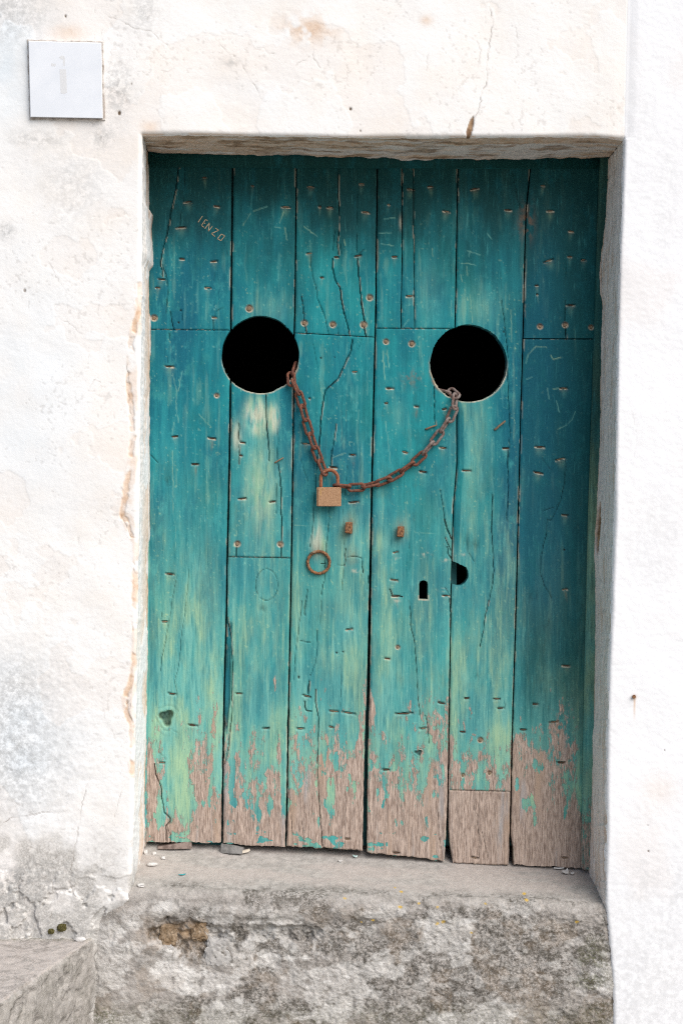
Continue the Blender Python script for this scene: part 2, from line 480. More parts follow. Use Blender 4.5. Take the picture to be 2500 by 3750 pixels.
cracks = [
    ([(399, 60), (446, 76), (494, 104), (550, 112), (590, 147), (614, 163)], .5),
    ([(789, 136), (805, 159), (829, 187), (877, 215), (909, 279), (941, 327), (957, 363)], .6),
    ([(940, 170), (965, 172), (980, 192), (1003, 195)], .9), ([(1148, 160), (1148, 215), (1172, 247)], .5), ([(1084, 239), (1132, 207)], .5),
    ([(1792, 24), (1804, 88), (1792, 151), (1784, 207), (1784, 271), (1780, 303), (1760, 351), (1752, 407), (1732, 446)], .75),
    ([(1744, 150), (1760, 183), (1748, 239)], .4), ([(1890, 110), (1895, 200)], .35), ([(1566, 200), (1560, 260)], .3),
    ([(592, 260), (620, 262), (650, 240), (700, 252)], .3), ([(180, 960), (215, 1030), (240, 1060), (250, 1130)], .35), ([(185, 1130), (215, 1160), (270, 1195), (290, 1220)], .35),
    ([(462, 1320), (475, 1400), (472, 1480), (496, 1570), (480, 1640)], .6), ([(330, 1420), (345, 1390), (370, 1400)], .5),
    ([(445, 1886), (470, 1940), (480, 1965), (503, 1968)], .8), ([(462, 2580), (478, 2560), (472, 2610), (484, 2640)], .8),
    ([(335, 2838), (307, 2918), (295, 2997), (283, 3069), (263, 3173), (255, 3228), (271, 3276), (319, 3308)], .6),
    ([(448, 2880), (436, 2930), (420, 2990)], .45), ([(0, 3025), (48, 2993), (110, 2985), (160, 2973), (215, 2977), (250, 2965)], .8),
    ([(75, 3200), (70, 3260), (78, 3330)], .35), ([(190, 3230), (200, 3300), (185, 3370)], .6), ([(2310, 1500), (2330, 1600), (2318, 1690)], .18)]
ck = np.zeros(PX.shape, np.float32)
for i, (p, a) in enumerate(cracks):
    ck = np.maximum(ck, .8 * a * stroke(PX, PY, wiggle(p, 3.5, 9, i), .2, 2.6) * (.25 + .75 * ss(.38, .6, fbm(PX, PY, 26, o=3, seed=i))))
pit = ss(.80, .86, fbm(PX, PY, 12, o=2, seed=10) + .5 * (fbm(PX, PY, 210, o=4, seed=4) - .5)) * (~right)
ck = np.maximum(ck, .16 * pit)
for cx, cy, rr, a in [(1283, 400, 4.5, 1), (1319, 480, 3, .8), (438, 414, 6, 1), (241, 58, 4, .9), (483, 308, 3, .6), (92, 1064, 5, .7), (2371, 3115, 3, .8), (2368, 3020, 2.5, .5), (2430, 2746, 2.5, .7)]:
    ck = np.maximum(ck, a * (1 - ss(rr * .7, rr * 1.3, np.hypot(PX - cx, (PY - cy) * .7))))
chip = ss(.40, .52, blob(PX, PY, 1718 + (478 - PY) * .22, 470, 12, 44) + .35 * (fbm(PX, PY, 20, o=3, seed=14) - .5)) 
relA = relA + .0005 * lost + .0020 * stripw + .0016 * ck + .004 * chip
relA = relA + .006 * ss(.56, .60, fbm(PX, PY, 60, o=4, seed=6)) * ss(3120, 3350, PY)      # scabby foot of the wall
relB = relB + .0015 * ck
relA = relA + .022 * ss(75, 0, dist) * ss(3290, 3380, PY)
# masks
gr = .55 * blob(PX, PY, 40, 40, 150, 120) + .5 * blob(PX, PY, 530, 40, 60, 80) + .6 * blob(PX, PY, 430, 330, 60, 120) + .45 * blob(PX, PY, 140, 510, 110, 30) + .55 * blob(PX, PY, 375, 505, 40, 40) \
   + .7 * blob(PX, PY, 22, 845, 34, 30) + .35 * blob(PX, PY, 270, 690, 120, 140) + .6 * blob(PX, PY, 40, 2760, 220, 240) + .35 * blob(PX, PY, 60, 2500, 130, 120) + .5 * blob(PX, PY, 845, 228, 34, 18) \
   + .6 * blob(PX, PY, 230, 3180, 110, 70) * .6 + .5 * ss(3080, 3420, PY) * (PX < 700) + .6 * blob(PX, PY, 60, 3230, 90, 90)
gr = gr * (~right) + .28 * right * ss(2900, 3700, PY) + .12 * right * ss(.55, .7, fbm(PX, PY, 200, 400, o=4, seed=11))
oc = np.clip(.45 * stripw + .4 * stripx + .10 * lost + .75 * blob(PX, PY, 1130, 105, 90, 50) * ss(.42, .62, fbm(PX, PY, 40, o=4, seed=10)) +
             .6 * blob(PX, PY, 1560, 75, 22, 18) + .5 * blob(PX, PY, 550, 465, 30, 22) + .5 * blob(PX, PY, 250, 120, 60, 30), 0, 1) * (~right)
oc = oc + right * (.10 * ss(.5, .7, fbm(PX, PY, 260, o=4, seed=2)) + .25 * blob(PX, PY, 2410, 2890, 70, 60))
oc = np.maximum(oc, .9 * ss(9, 1, dist) * (Vv < 494) * inX * ss(.40, .55, fbm(PX, PY, 60, o=3, seed=15)))
bl = np.clip(.95 * blob(PX, PY, 20, 200, 150, 230) + .45 * blob(PX, PY, 110, 1400, 220, 600) + .7 * blob(PX, PY, 60, 2700, 230, 330) + .3 * blob(PX, PY, 900, 330, 160, 70), 0, 1)
bl = np.where(right, .55 + .3 * (fbm(PX, PY, 300, o=2, seed=2) - .5), bl * (.5 + fbm(PX, PY, 90, o=3, seed=4)))
gy = ss(.47, .72, fbm(PX, PY, 110, o=5, seed=7) + .30 * ss(3000, 3420, PY) + .10 * blob(PX, PY, 380, 3150, 90, 120)) * ss(2850, 3150, PY) * (~right)
gy = np.maximum(gy, .6 * blob(PX, PY, 390, 3170, 70, 150) * (~right)); gy = np.maximum(gy, .9 * ss(3230, 3420, PY) * (~right))
br = np.maximum(chip, 1.0 * blob(PX, PY, 2320, 2552, 7, 8)); br = np.maximum(br, .0 * br)
oc = np.maximum(oc, .75 * stroke(PX, PY, [(2320, 2552), (2320, 2600), (2318, 2640)], 1.5, 4) * ss(2660, 2560, PY))
m1 = np.stack([np.clip(gr, 0, 1), np.clip(oc, 0, 1), np.clip(bl, 0, 1)], -1)
m2 = np.stack([np.clip(ck, 0, 1), np.clip(gy, 0, 1), np.clip(br, 0, 1)], -1)
sf = np.where(Vv < 494, ss(0, 45, dr), 1.)
Yall = Yw + sf * np.where(right, relB * np.clip(dist / 10, .25, 1) - .003 * ss(2, 20, dr) * (Vv < 494) - .003 * (Vv >= 494), relA)
Yall = np.where(seamtop, Yall + .0004, Yall)
V3 = Wa(PX, PY, 0.0, 0.0); V3[..., 1] = Yall
ncol, nrow = len(un), len(vnn)
fm = np.zeros((nrow - 1, ncol - 1), bool); fm[:, :iL] = True; fm[:jT, iL:iR] = True
fmB = np.zeros_like(fm); fmB[:, iR:] = True

def sub(V, F, at):
    idx, inv = np.unique(F, return_inverse=True)
    return V.reshape(-1, 3)[idx], inv.reshape(F.shape), {k: a.reshape(-1, a.shape[-1])[idx] for k, a in at.items()}

def joined(parts):
    Vs, Fs, A = [], [], {}
    off = 0
    for V, F, at in parts:
        V = np.asarray(V).reshape(-1, 3); Vs.append(V); Fs.append(np.asarray(F) + off); off += len(V)
        for k, a in at.items(): A.setdefault(k, []).append(np.asarray(a).reshape(len(V), -1))
    return np.concatenate(Vs), np.concatenate(Fs), {k: np.concatenate(a) for k, a in A.items()}

# reveals: from the arris back to the door
NB = 62
def reveal(ox, oy, oY, ix, iy, side, seed):
    """ox,oy,oY outer edge points (n,); ix,iy inner edge (at Y=.19)"""
    n = len(ox); t = np.linspace(0, 1, NB)[None, :]
    Y = oY[:, None] + (.235 - oY[:, None]) * t
    ts = np.clip((Y - oY[:, None]) / (.185 - oY[:, None]), 0, 1)
    k0 = (D + 0.) / D; kI = (D + .185) / D
    # interpolate in space, not on the picture
    X = ((ox - VX) * k0)[:, None] * (1 - ts) + ((ix - VX) * kI)[:, None] * ts
    Z = ((oy - VY) * k0)[:, None] * (1 - ts) + ((iy - VY) * kI)[:, None] * ts
    s = (oy if side != 'T' else ox)[:, None] + 0 * t
    dep = Y * S
    amp = np.minimum(t * 12, 1)
    r1 = (fbm(s, dep, 90, 60, o=4, seed=seed) - .5) * 9 + (fbm(s, dep, 16, 12, o=3, seed=seed + 2) - .5) * 4
    pl = ss(.52, .54, fbm(s, dep, 170, 70, o=5, seed=seed + 5))
    r1 = (r1 + pl * 2.2) * amp
    if side == 'L': X = X - r1
    if side == 'R': X = X + r1 * .8
    if side == 'T': Z = Z - r1
    V = np.stack([X / S, Y, Z0 - Z / S], -1)
    return V, s, dep, pl

rowsL = np.arange(jT, nrow)
oxL, oyL, oYL = PX[rowsL, iL], PY[rowsL, iL], Yall[rowsL, iL]
VL, sL, dL, pL = reveal(oxL, oyL, oYL, inL(oyL) , np.where(oyL < 1754, 1754 + (oyL - 1754) * (1754 - 563) / (1754 - 494), oyL), 'L', 2)
colsT = np.arange(iL, iR + 1)
oxT, oyT, oYT = PX[jT, colsT], PY[jT, colsT], Yall[jT, colsT]
sT_ = (oxT - oxT[0]) / (oxT[-1] - oxT[0]); ixT = 545 + sT_ * (2218 - 545)
nT = (fbm(ixT, 0 * ixT, 40, o=3, seed=3) - .5) * 8
VT, sT, dT, pT = reveal(oxT, oyT, oYT, ixT, inT(ixT) + nT, 'T', 6)
oxR, oyR, oYR = PX[rowsL, iR], PY[rowsL, iR], Yall[rowsL, iR]
VR, sR, dR, pR = reveal(oxR, oyR, oYR, inR(oyR), np.where(oyR < 1754, 1754 + (oyR - 1754) * (1754 - 590) / (1754 - 510), oyR), 'R', 10)
def zr(a): return np.zeros_like(a)
# left reveal: white, ochre along the door; lintel: ochre and grey, broken grey mortar at the back; right: grey
gL = np.stack([.9 * ss(3100, 3350, sL), np.clip(.55 * pL * ss(60, 200, dL) + .35 * ss(200, 260, dL), 0, 1), .35 * (1 - pL)], -1)
gL2 = np.stack([zr(sL), np.maximum(1. * ss(3080, 3270, sL), .1), np.clip(.8 * (ss(262, 285, dL)) * ss(.4, .5, fbm(sL, dL, 60, o=3, seed=9)), 0, 1)], -1)
bT = fbm(sT, dT, 200, 26, o=4, seed=8)
mort = ss(-6, 6, dT - 262 - 44 * (fbm(sT, 0 * sT, 110, o=4, seed=7) - .5) + 45 * ss(1250, 1000, sT)) * ss(900, 1250, sT)
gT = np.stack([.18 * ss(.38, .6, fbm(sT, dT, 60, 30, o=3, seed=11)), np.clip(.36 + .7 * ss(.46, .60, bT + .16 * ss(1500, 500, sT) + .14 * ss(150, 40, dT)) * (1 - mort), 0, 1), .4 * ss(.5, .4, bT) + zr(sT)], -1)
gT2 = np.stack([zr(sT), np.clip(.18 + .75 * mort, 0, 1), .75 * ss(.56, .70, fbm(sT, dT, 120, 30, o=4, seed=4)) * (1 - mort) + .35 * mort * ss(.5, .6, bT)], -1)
VT[..., 2] += mort * .006
stR = fbm(sR, dR, 160, 14, o=4, seed=5)
chR = ss(.45, .6, (1.5 * blob(sR, dR, 1935, 214, 90, 34) + .9 * blob(sR, dR, 900, 245, 170, 14)) + .5 * (fbm(sR, dR, 30, o=3, seed=9) - .5))
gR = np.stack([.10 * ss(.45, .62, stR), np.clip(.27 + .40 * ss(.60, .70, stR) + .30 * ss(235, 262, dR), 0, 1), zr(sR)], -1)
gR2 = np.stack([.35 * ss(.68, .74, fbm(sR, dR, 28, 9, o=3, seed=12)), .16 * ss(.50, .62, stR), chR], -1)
VR[..., 0] += chR * .006
def rvF(V, flip):
    F = gridF(V.shape[0], V.shape[1]); return F[:, ::-1] if flip else F
P = joined([sub(V3, gridF(nrow, ncol, fm), {'m1': m1, 'm2': m2}), (VL, rvF(VL, False), {'m1': gL, 'm2': gL2}), (VT, rvF(VT, True), {'m1': gT, 'm2': gT2})])
wallA = obj('plaster_wall', mesh_np('plaster_wall', *P[:2], M_wall, P[2]))
tag(wallA, 'old whitewashed plaster wall with cracks and stains, left of and above the door', 'wall')
P = joined([sub(V3, gridF(nrow, ncol, fmB), {'m1': m1, 'm2': m2}), (VR, rvF(VR, True), {'m1': gR, 'm2': gR2})])
wallB = obj('plaster_wall', mesh_np('plaster_wall', *P[:2], M_wall2, P[2]))
tag(wallB, 'clean bright white plaster wall to the right of the door', 'wall')
# the house behind: a closed dark room
x0, z1 = V3[..., 0].min(), V3[..., 2].max(); x1 = V3[..., 0].max()
rv = [(x0, .0, -.01), (x1, .0, -.01), (x1, .0, z1), (x0, .0, z1), (x0, 3, -.01), (x1, 3, -.01), (x1, 3, z1), (x0, 3, z1)]
obj('room_shell', pymesh('room_shell', rv, [(0, 4, 5, 1), (3, 2, 6, 7), (0, 3, 7, 4), (1, 5, 6, 2), (4, 7, 6, 5)], M_int), wallA)
# rusty nail stub in the right wall
nm = pymesh('nail_head', *tube([W(2320, 2551, -.010), W(2320, 2551, .004)], .0042, seg=8), M_rust2)
obj('nail_head', nm, wallB)

# ------------------------------------------------------------------ door planks
K = 600 / 1568.
TO = {'a1': (500, 550), 'a2': (1050, 550), 'a3': (1600, 550), 'b1': (500, 1100), 'b2': (1050, 1100), 'b3': (1600, 1100), 'c1': (500, 1650), 'c2': (1050, 1650),
      'c3': (1600, 1650), 'd1': (500, 2200), 'd2': (1050, 2200), 'd3': (1600, 2200), 'e1': (500, 2700), 'e2': (1050, 2700), 'e3': (1600, 2700)}
def tp(t, x, y):
    k = 700 / 1568. if t == 'e3' else K
    return (TO[t][0] + x * k, TO[t][1] + y * k)

YD = .180
def yx(pts): return curve([(y, x) for x, y in pts])
sAB = yx([(854, 540), (853, 584), (846, 1150), (844, 1444), (840, 1697), (837, 1841), (832, 2070), (830, 2247), (828, 2300), (821, 2544), (819, 2697), (817, 2815), (813, 3110)])
sBC = yx([(1086, 540), (1085.5, 600), (1080, 1124), (1076.6, 1245), (1074, 1578), (1068, 1994), (1062, 2315), (1055.6, 2621), (1051, 2930), (1046, 3120)])
sCD = yx([(1382, 540), (1381.7, 607), (1378, 894), (1376, 1124), (1367.6, 1480), (1360.7, 1822), (1355, 2147), (1348.5, 2506), (1342.7, 2697), (1339.7, 2815), (1335.8, 3120)])
gCD = yx([(2.2, 540), (2.6, 1200), (3.4, 1900), (5, 2400), (6.4, 2800), (7.6, 3120)])
sDE = yx([(1677, 540), (1676.5, 615), (1672.7, 818), (1668, 1086), (1665, 1196), (1668, 1350), (1672, 1500), (1672.7, 1697), (1660, 1849), (1654, 2033), (1649.5, 2224), (1649, 2315), (1644, 2621), (1641, 2834), (1638, 2968), (1630, 3165)])
lE = yx([(0, 540), (0, 2834), (2, 2990), (8, 3080), (24, 3150), (26, 3200)])
sEF = yx([(1943, 540), (1941.7, 615), (1926, 770), (1920.7, 932), (1916.8, 1147), (1908, 1444), (1902, 1674), (1897.7, 1841), (1889, 2224), (1884, 2391), (1877, 2602), (1875, 2697), (1872, 2834), (1870, 2968), (1868, 3060), (1864, 3200)])
lF = yx([(0, 540), (0, 3060), (10, 3110), (14, 3200)])
eF = yx([(2199, 540), (2191, 780), (2178, 1215), (2155, 1918), (2143, 2430), (2131, 3110), (2129, 3250)])
HOLES = [('c', 953.8, 1298.6, 142), ('c', 1714.5, 1330.4, 141.6), ('k', 1550, 2160, 16.5, 35), ('c', 1672, 2098, 40)]
def hole_sd(x, y):
    d = np.full(x.shape, 1e6)
    for h in HOLES[:3]:
        if h[0] == 'c':
            r = h[3] * (1 + .006 * np.sin(3 * np.arctan2(y - h[2], x - h[1]))) + (fbm(x, y, 30, o=4, seed=7) - .5) * 3.5 - 1.5 * ss(.66, .72, fbm(x, y, 34, o=2, seed=11))
            d = np.minimum(d, np.hypot(x - h[1], y - h[2]) - r)
        else:
            yy = np.clip(y, h[2] - h[4] + h[3], h[2] + h[4])
            dc = np.hypot(x - h[1], y - (h[2] - h[4] + h[3])) - h[3]
            db = np.maximum(np.abs(x - h[1]) - h[3], np.abs(y - h[2] - 8) - (h[4] - 8))
            d = np.minimum(d, np.minimum(dc, db))
    # notch broken out of the edge of one plank
    d = np.minimum(d, np.where(x > sDE(y) - 3, np.maximum(np.hypot(x - 1668, (y - 2098) * .92) - 44 * (1 + .10 * np.sin(2 * np.arctan2(y - 2098, x - 1668) + .6) + .10 * (fbm(x, y, 14, o=3, seed=5) - .5)), (2052 - y) + .45 * (x - 1652)), 1e6))
    return d

NAILS = {
 'a1': [(650, 262, 70, 0), (490, 497, 95, -6), (768, 538, 90, 4), (425, 742, 110, -4), (435, 1043, 72, 0), (743, 1065, 72, -3), (240, 1238, 95, 2), (203, 1318, 80, 3), (684, 1320, 75, 0), (1110, 343, 40, 5), (1428, 545, 95, 3)],
 'a2': [(230, 352, 95, 8), (315, 542, 25, 0), (412, 550, 75, 8), (715, 325, 80, 3), (757, 595, 92, 4), (975, 522, 40, 10), (1185, 375, 75, 5), (1372, 350, 75, -3), (1525, 588, 75, 8), (210, 990, 70, -5), (475, 1025, 75, 0), (680, 1012, 85, -8), (1030, 1022, 75, -3), (1178, 1397, 85, 2), (335, 1220, 50, 0)],
 'a3': [(358, 373, 80, -4), (680, 574, 85, 4), (1010, 342, 75, 2), (1080, 584, 85, -2), (1280, 780, 80, 4), (1065, 1060, 110, -18), (1268, 1020, 60, -3), (1275, 1486, 85, 2), (950, 1296, 45, -10), (955, 1382, 30, -5), (1400, 1052, 60, 0)],
 'b1': [(745, 165, 75, 8), (315, 635, 95, 3), (367, 1305, 90, -1), (720, 1322, 80, 8), (1015, 1362, 75, 3)],
 'b2': [(650, 685, 80, 0), (985, 843, 88, -3), (950, 985, 50, -5), (1240, 1017, 50, 3), (1505, 1042, 60, -8), (180, 1373, 80, 0), (1490, 1413, 85, 12), (1130, 1455, 90, 15), (625, 1480, 75, 3), (218, 940, 25, -8)],
 'b3': [(1210, 843, 90, 4), (655, 1418, 90, -2), (980, 1405, 95, -3)],
 'c1': [(562, 132, 92, 2), (1000, 50, 60, 3), (1012, 462, 90, -3), (1300, 492, 100, -10), (318, 1182, 95, 10)],
 'c2': [(445, 162, 110, 8), (640, 495, 100, -2), (1300, 205, 95, 8), (1040, 975, 90, -8), (1025, 1240, 90, 8), (1040, 1395, 130, 3)],
 'c3': [(280, 193, 95, 2), (965, 215, 130, 6), (1175, 85, 95, -12), (1222, 620, 85, 2), (1220, 1330, 90, -3), (85, 1390, 90, -2)],
 'd1': [(270, 200, 90, 5), (340, 893, 88, 6), (980, 890, 90, 3), (540, 1193, 92, 4), (1237, 1222, 88, 3), (245, 1550, 95, 4)],
 'd2': [(595, 275, 85, -3), (960, 555, 88, 6), (190, 915, 90, 8), (450, 1058, 130, 6), (590, 1075, 140, 5), (130, 1225, 95, 3), (425, 1210, 85, 14), (1118, 1080, 200, 0), (1478, 980, 105, 8), (1305, 1222, 88, -4)],
 'd3': [(283, 935, 70, -6), (568, 942, 68, 2), (608, 1030, 92, -2), (242, 1257, 92, 10), (1230, 625, 95, 3), (940, 990, 92, -3), (1115, 1162, 100, -5), (822, 1235, 92, 0), (1185, 1550, 95, 3)],
 'e2': [(945, 312, 100, -4), (580, 975, 95, 4), (1045, 1107, 90, 3)],
 'e3': [(1045, 990, 85, 5), (310, 990, 70, 8)]}
HEADS = {'a1': [(1080, 1515, 30)], 'a2': [(792, 1410, 26)], 'b1': [(170, 168, 26), (768, 910, 18)], 'b2': [(168, 215, 25), (440, 230, 25), (735, 232, 28), (948, 395, 22), (1195, 415, 25)],
         'b3': [(982, 250, 20), (1222, 235, 22), (1470, 258, 18)], 'c1': [(965, 893, 24), (1375, 897, 24)], 'd2': [(1060, 445, 16)], 'd3': [(413, 1333, 22)], 'e3': [(210, 312, 15), (430, 293, 17)]}
RODS = {'b2': [(1380, 1213, 112, -20)], 'b3': [(598, 1197, 130, -40)], 'c1': [(1365, 92, 95, -30)]}
CRK = {
 'a1': [(2.5, [(413, 90), (375, 380), (335, 560), (300, 760), (245, 980), (232, 1060), (232, 1110), (245, 1150), (245, 1210)]), (1.8, [(250, 1100), (290, 1230), (298, 1330), (287, 1560)]), (1.2, [(465, 110), (455, 430), (440, 560), (412, 715)]), (.8, [(835, 890), (880, 1020)]), (.6, [(500, 980), (488, 1130)]), (.6, [(760, 1100), (735, 1250)])],
 'a2': [(2, [(497, 150), (490, 400), (500, 600), (497, 790), (478, 880), (495, 1000)]), (3, [(440, 1040), (438, 1130), (460, 1240), (510, 1320), (520, 1430), (545, 1568)]), (1.2, [(675, 400), (668, 700), (672, 1000)]), (3, [(672, 1030), (685, 1150), (700, 1350), (727, 1568)]), (1.4, [(225, 1000), (225, 1100), (245, 1210), (275, 1300), (290, 1420), (350, 1568)]), (2, [(140, 1400), (158, 1568)]), (1.6, [(440, 960), (445, 870), (462, 770)]), (1.4, [(510, 900), (525, 1000)]), (1.5, [(680, 1000), (740, 950)])],
 'a3': [(1.3, [(715, 190), (740, 330), (765, 460), (792, 560)]), (1.2, [(1240, 1040), (1225, 1300)]), (1.2, [(1232, 1440), (1222, 1568)]), (.7, [(600, 1080), (620, 1568)]), (.6, [(132, 480), (130, 730)])],
 'b1': [(1, [(300, 430), (298, 600)]), (2, [(330, 110), (340, 210), (355, 280)]), (1.3, [(430, 100), (435, 190)]), (2.5, [(1235, 900), (1240, 1100), (1255, 1300), (1270, 1540)]), (2.3, [(980, 1180), (980, 1350), (978, 1568)]), (1.2, [(1350, 1230), (1345, 1520)]), (1.4, [(755, 170), (755, 110), (825, 70)]), (1.8, [(735, 190), (735, 290)]), (1.4, [(315, 320), (310, 400)]), (1.6, [(135, 1480), (200, 1550)])],
 'b2': [(2.4, [(520, 0), (550, 130), (580, 240), (597, 340)]), (3.2, [(708, 0), (725, 100), (740, 200)]), (3, [(740, 250), (755, 345)]), (1.4, [(300, 0), (355, 135), (375, 220), (397, 325)]), (2, [(150, 0), (163, 190)]), (4, [(172, 240), (187, 315)]), (2.6, [(628, 375), (612, 480), (540, 640), (480, 760), (390, 840), (365, 870), (345, 980), (325, 1120), (310, 1330), (290, 1568)]), (2, [(470, 1180), (450, 1330), (428, 1480), (422, 1568)]), (.9, [(250, 420), (275, 560), (300, 680)]), (2.2, [(1405, 830), (1415, 970), (1405, 1040), (1418, 1180)]), (.8, [(248, 260), (248, 320)]), (1, [(485, 260), (490, 325)]), (.8, [(715, 360), (680, 470)])],
 'b3': [(1.5, [(615, 0), (640, 200), (660, 400), (675, 560), (672, 760), (672, 900), (690, 1150), (690, 1300), (675, 1530)]), (1.6, [(1222, 0), (1220, 200)]), (2.4, [(1228, 260), (1230, 370)])],
 'c1': [(2, [(985, 0), (978, 50), (975, 130)]), (2.4, [(1355, 130), (1370, 240), (1385, 380), (1380, 560), (1388, 720), (1380, 880)]), (1.6, [(1335, 320), (1335, 600)]), (3, [(960, 920), (953, 1010)]), (3.5, [(1380, 920), (1385, 1020)]), (1.0, [(390, 1190), (345, 1400), (325, 1568)]), (.9, [(500, 1140), (460, 1568)]), (.7, [(315, 250), (330, 330), (310, 340)]), (.6, [(735, 700), (750, 850)]),
        (1.1, [(1243 + 107 * math.cos(a), 1285 + 150 * math.sin(a)) for a in np.linspace(-.3, 2.2, 14)]), (1.2, [(1243 + 107 * math.cos(a), 1285 + 150 * math.sin(a)) for a in np.linspace(2.5, 5.9, 16)])],
 'c2': [(1.6, [(290, 0), (270, 400), (250, 690), (222, 925)]), (2, [(425, 0), (425, 140)]), (1.6, [(405, 540), (395, 730), (370, 940), (360, 1200), (330, 1380)]), (.9, [(535, 560), (545, 900)]), (1, [(575, 150), (550, 440)]), (1.6, [(195, 1330), (180, 1430), (168, 1568)]), (1.1, [(545, 1110), (525, 1340)]), (1.3, [(140, 1440), (130, 1568)]), (1.8, [(770, 1330), (780, 1200)]), (.8, [(710, 1180), (690, 1340)]),
        (2, [(560, 940), (550, 1100)]), (1.3, [(480, 1095), (550, 1100)]), (1.5, [(580, 1020), (650, 1014), (715, 1030), (722, 1110)]), (2, [(720, 1110), (728, 1170)]), (2.4, [(330, 1085), (370, 1080), (360, 1120)]), (2.6, [(985, 1330), (1010, 1395), (1100, 1400)]), (.9, [(1165, 780), (1165, 940)]), (1, [(130, 80), (200, 300)]), (1.2, [(1490, 520), (1505, 660)]), (2, [(1510, 830), (1568, 960)])],
 'c3': [(1.9, [(525, 420), (520, 700), (530, 950), (540, 1150), (520, 1320), (470, 1540)]), (1.5, [(1225, 80), (1222, 280), (1180, 480), (1085, 670), (1050, 660), (1045, 780), (1010, 910), (990, 1020), (990, 1190), (1020, 1290), (1090, 1410)]), (1.3, [(1010, 580), (1110, 545)]), (1.8, [(672, 0), (675, 380), (668, 560), (665, 680)]), (3.6, [(68, 660), (95, 760), (135, 850)]), (1.5, [(30, 380), (65, 640)]), (2.4, [(95, 920), (100, 990), (140, 1040)]), (1.2, [(300, 980), (350, 1060)]), (.9, [(1000, 70), (1085, 180)]), (2, [(110, 1400), (125, 1540)]), (1.4, [(70, 1310), (110, 1370)])],
 'd1': [(1.3, [(335, 0), (310, 200), (280, 380), (240, 540), (225, 680)]), (1.1, [(475, 20), (430, 330), (400, 620), (365, 780), (390, 900), (400, 1200)]), (2.2, [(870, 160), (905, 360), (915, 560), (910, 1100), (880, 1400), (840, 1568)]), (.9, [(190, 1330), (215, 1450), (280, 1520)]), (1.1, [(245, 110), (235, 180)]), (.7, [(230, 1210), (330, 1230), (400, 1270)])],
 'd2': [(1.8, [(183, 0), (165, 80), (175, 140)]), (1.3, [(140, 0), (110, 300), (80, 520), (65, 760)]), (1.5, [(290, 280), (285, 500), (270, 600), (220, 720)]), (3.4, [(215, 770), (205, 890)]), (2.6, [(170, 960), (180, 1050), (235, 1060)]), (2, [(275, 850), (275, 980), (300, 1110), (305, 1230), (290, 1568)]), (1.7, [(1170, 0), (1190, 280), (1220, 400), (1235, 600), (1245, 800), (1255, 950), (1270, 1100)]), (1.7, [(1325, 1100), (1350, 1230), (1360, 1370)]), (1.4, [(130, 385), (225, 400)]), (.9, [(515, 700), (515, 1040)]), (1, [(330, 0), (310, 250)])],
 'd3': [(2, [(490, 0), (460, 130), (440, 290), (408, 440)]), (1.2, [(1070, 180), (1060, 230), (1030, 265)]), (1, [(565, 960), (560, 1020)]), (1, [(648, 980), (645, 1020)])],
 'e1': [(2.6, [(175, 260), (185, 360), (235, 470), (245, 600), (265, 720), (320, 770), (320, 810), (280, 850), (285, 990)]), (1.6, [(295, 870), (320, 930), (322, 1000)])],
 'e2': [(2, [(300, 0), (295, 400), (310, 650), (330, 880), (335, 1020), (350, 1060)]), (1.5, [(1445, 720), (1450, 950), (1480, 1100), (1480, 1170)]), (1.2, [(10, 420), (50, 900), (65, 1040)]), (1, [(140, 760), (160, 1040)])],
 'e3': [(1.5, [(325, 620), (335, 760), (345, 880), (335, 1000)]), (1.2, [(355, 740), (420, 1000)]), (1, [(290, 450), (300, 600)])]}
DRIP = {'b1': [(350, 700, 385, 880), (440, 680, 400, 870), (385, 880, 382, 990), (382, 990, 400, 1170), (360, 1170, 345, 1290), (600, 1090, 690, 1190)],
        'b2': [(920, 480, 935, 760), (945, 1160, 990, 1560), (690, 1050, 680, 1180), (1380, 60, 1330, 130), (1330, 130, 1333, 260), (960, 480, 975, 640), (770, 680, 770, 900), (1170, 180, 1105, 260), (430, 1508, 560, 1462)],
        'b3': [(335, 0, 335, 210), (485, 0, 487, 145), (705, 90, 708, 400), (135, 0, 137, 150), (855, 755, 905, 735), (945, 440, 1045, 450), (1320, 1065, 1290, 1140), (1290, 1140, 1235, 1195), (1235, 1195, 1150, 1235), (1055, 840, 1065, 940), (1110, 850, 1170, 840), (1140, 960, 1168, 1070), (850, 600, 870, 520), (870, 520, 945, 440), (1085, 525, 1110, 565), (1110, 565, 1180, 545)],
        'a3': [(315, 965, 303, 1015), (283, 1115, 287, 1200), (310, 1380, 335, 1568), (480, 1430, 485, 1568), (225, 1190, 240, 1260), (470, 1430, 500, 1430), (230, 1085, 290, 1080), (290, 1080, 370, 1105), (480, 795, 520, 850), (290, 965, 410, 1000)],
        'a1': [(1410, 585, 1370, 695), (1250, 538, 1120, 585), (1090, 605, 1020, 720), (1320, 733, 1375, 742), (1420, 740, 1440, 860), (1310, 1420, 1325, 1450), (1440, 1460, 1438, 1510)],
        'a2': [(165, 730, 290, 825), (905, 897, 1020, 912), (550, 855, 560, 910), (1390, 940, 1395, 1020), (930, 660, 1035, 645), (880, 795, 1000, 790)],
        'c1': [(345, 0, 350, 380), (350, 380, 350, 560), (350, 560, 378, 760), (378, 760, 370, 960)],
        'c2': [(630, 180, 645, 440), (70, 715, 470, 725), (1210, 780, 1400, 795), (820, 1180, 970, 1188)]}
nail_pts = [(*tp(t, x, y), l * (700 / 1568. if t == 'e3' else K), a) for t in NAILS for x, y, l, a in NAILS[t]]
head_pts = [(*tp(t, x, y), r * K) for t in HEADS for x, y, r in HEADS[t]]
rod_pts = [(*tp(t, x, y), l * K, a) for t in RODS for x, y, l, a in RODS[t]]
crk = [(wd, [tp(t, *p) for p in pts]) for t in CRK for wd, pts in CRK[t]]
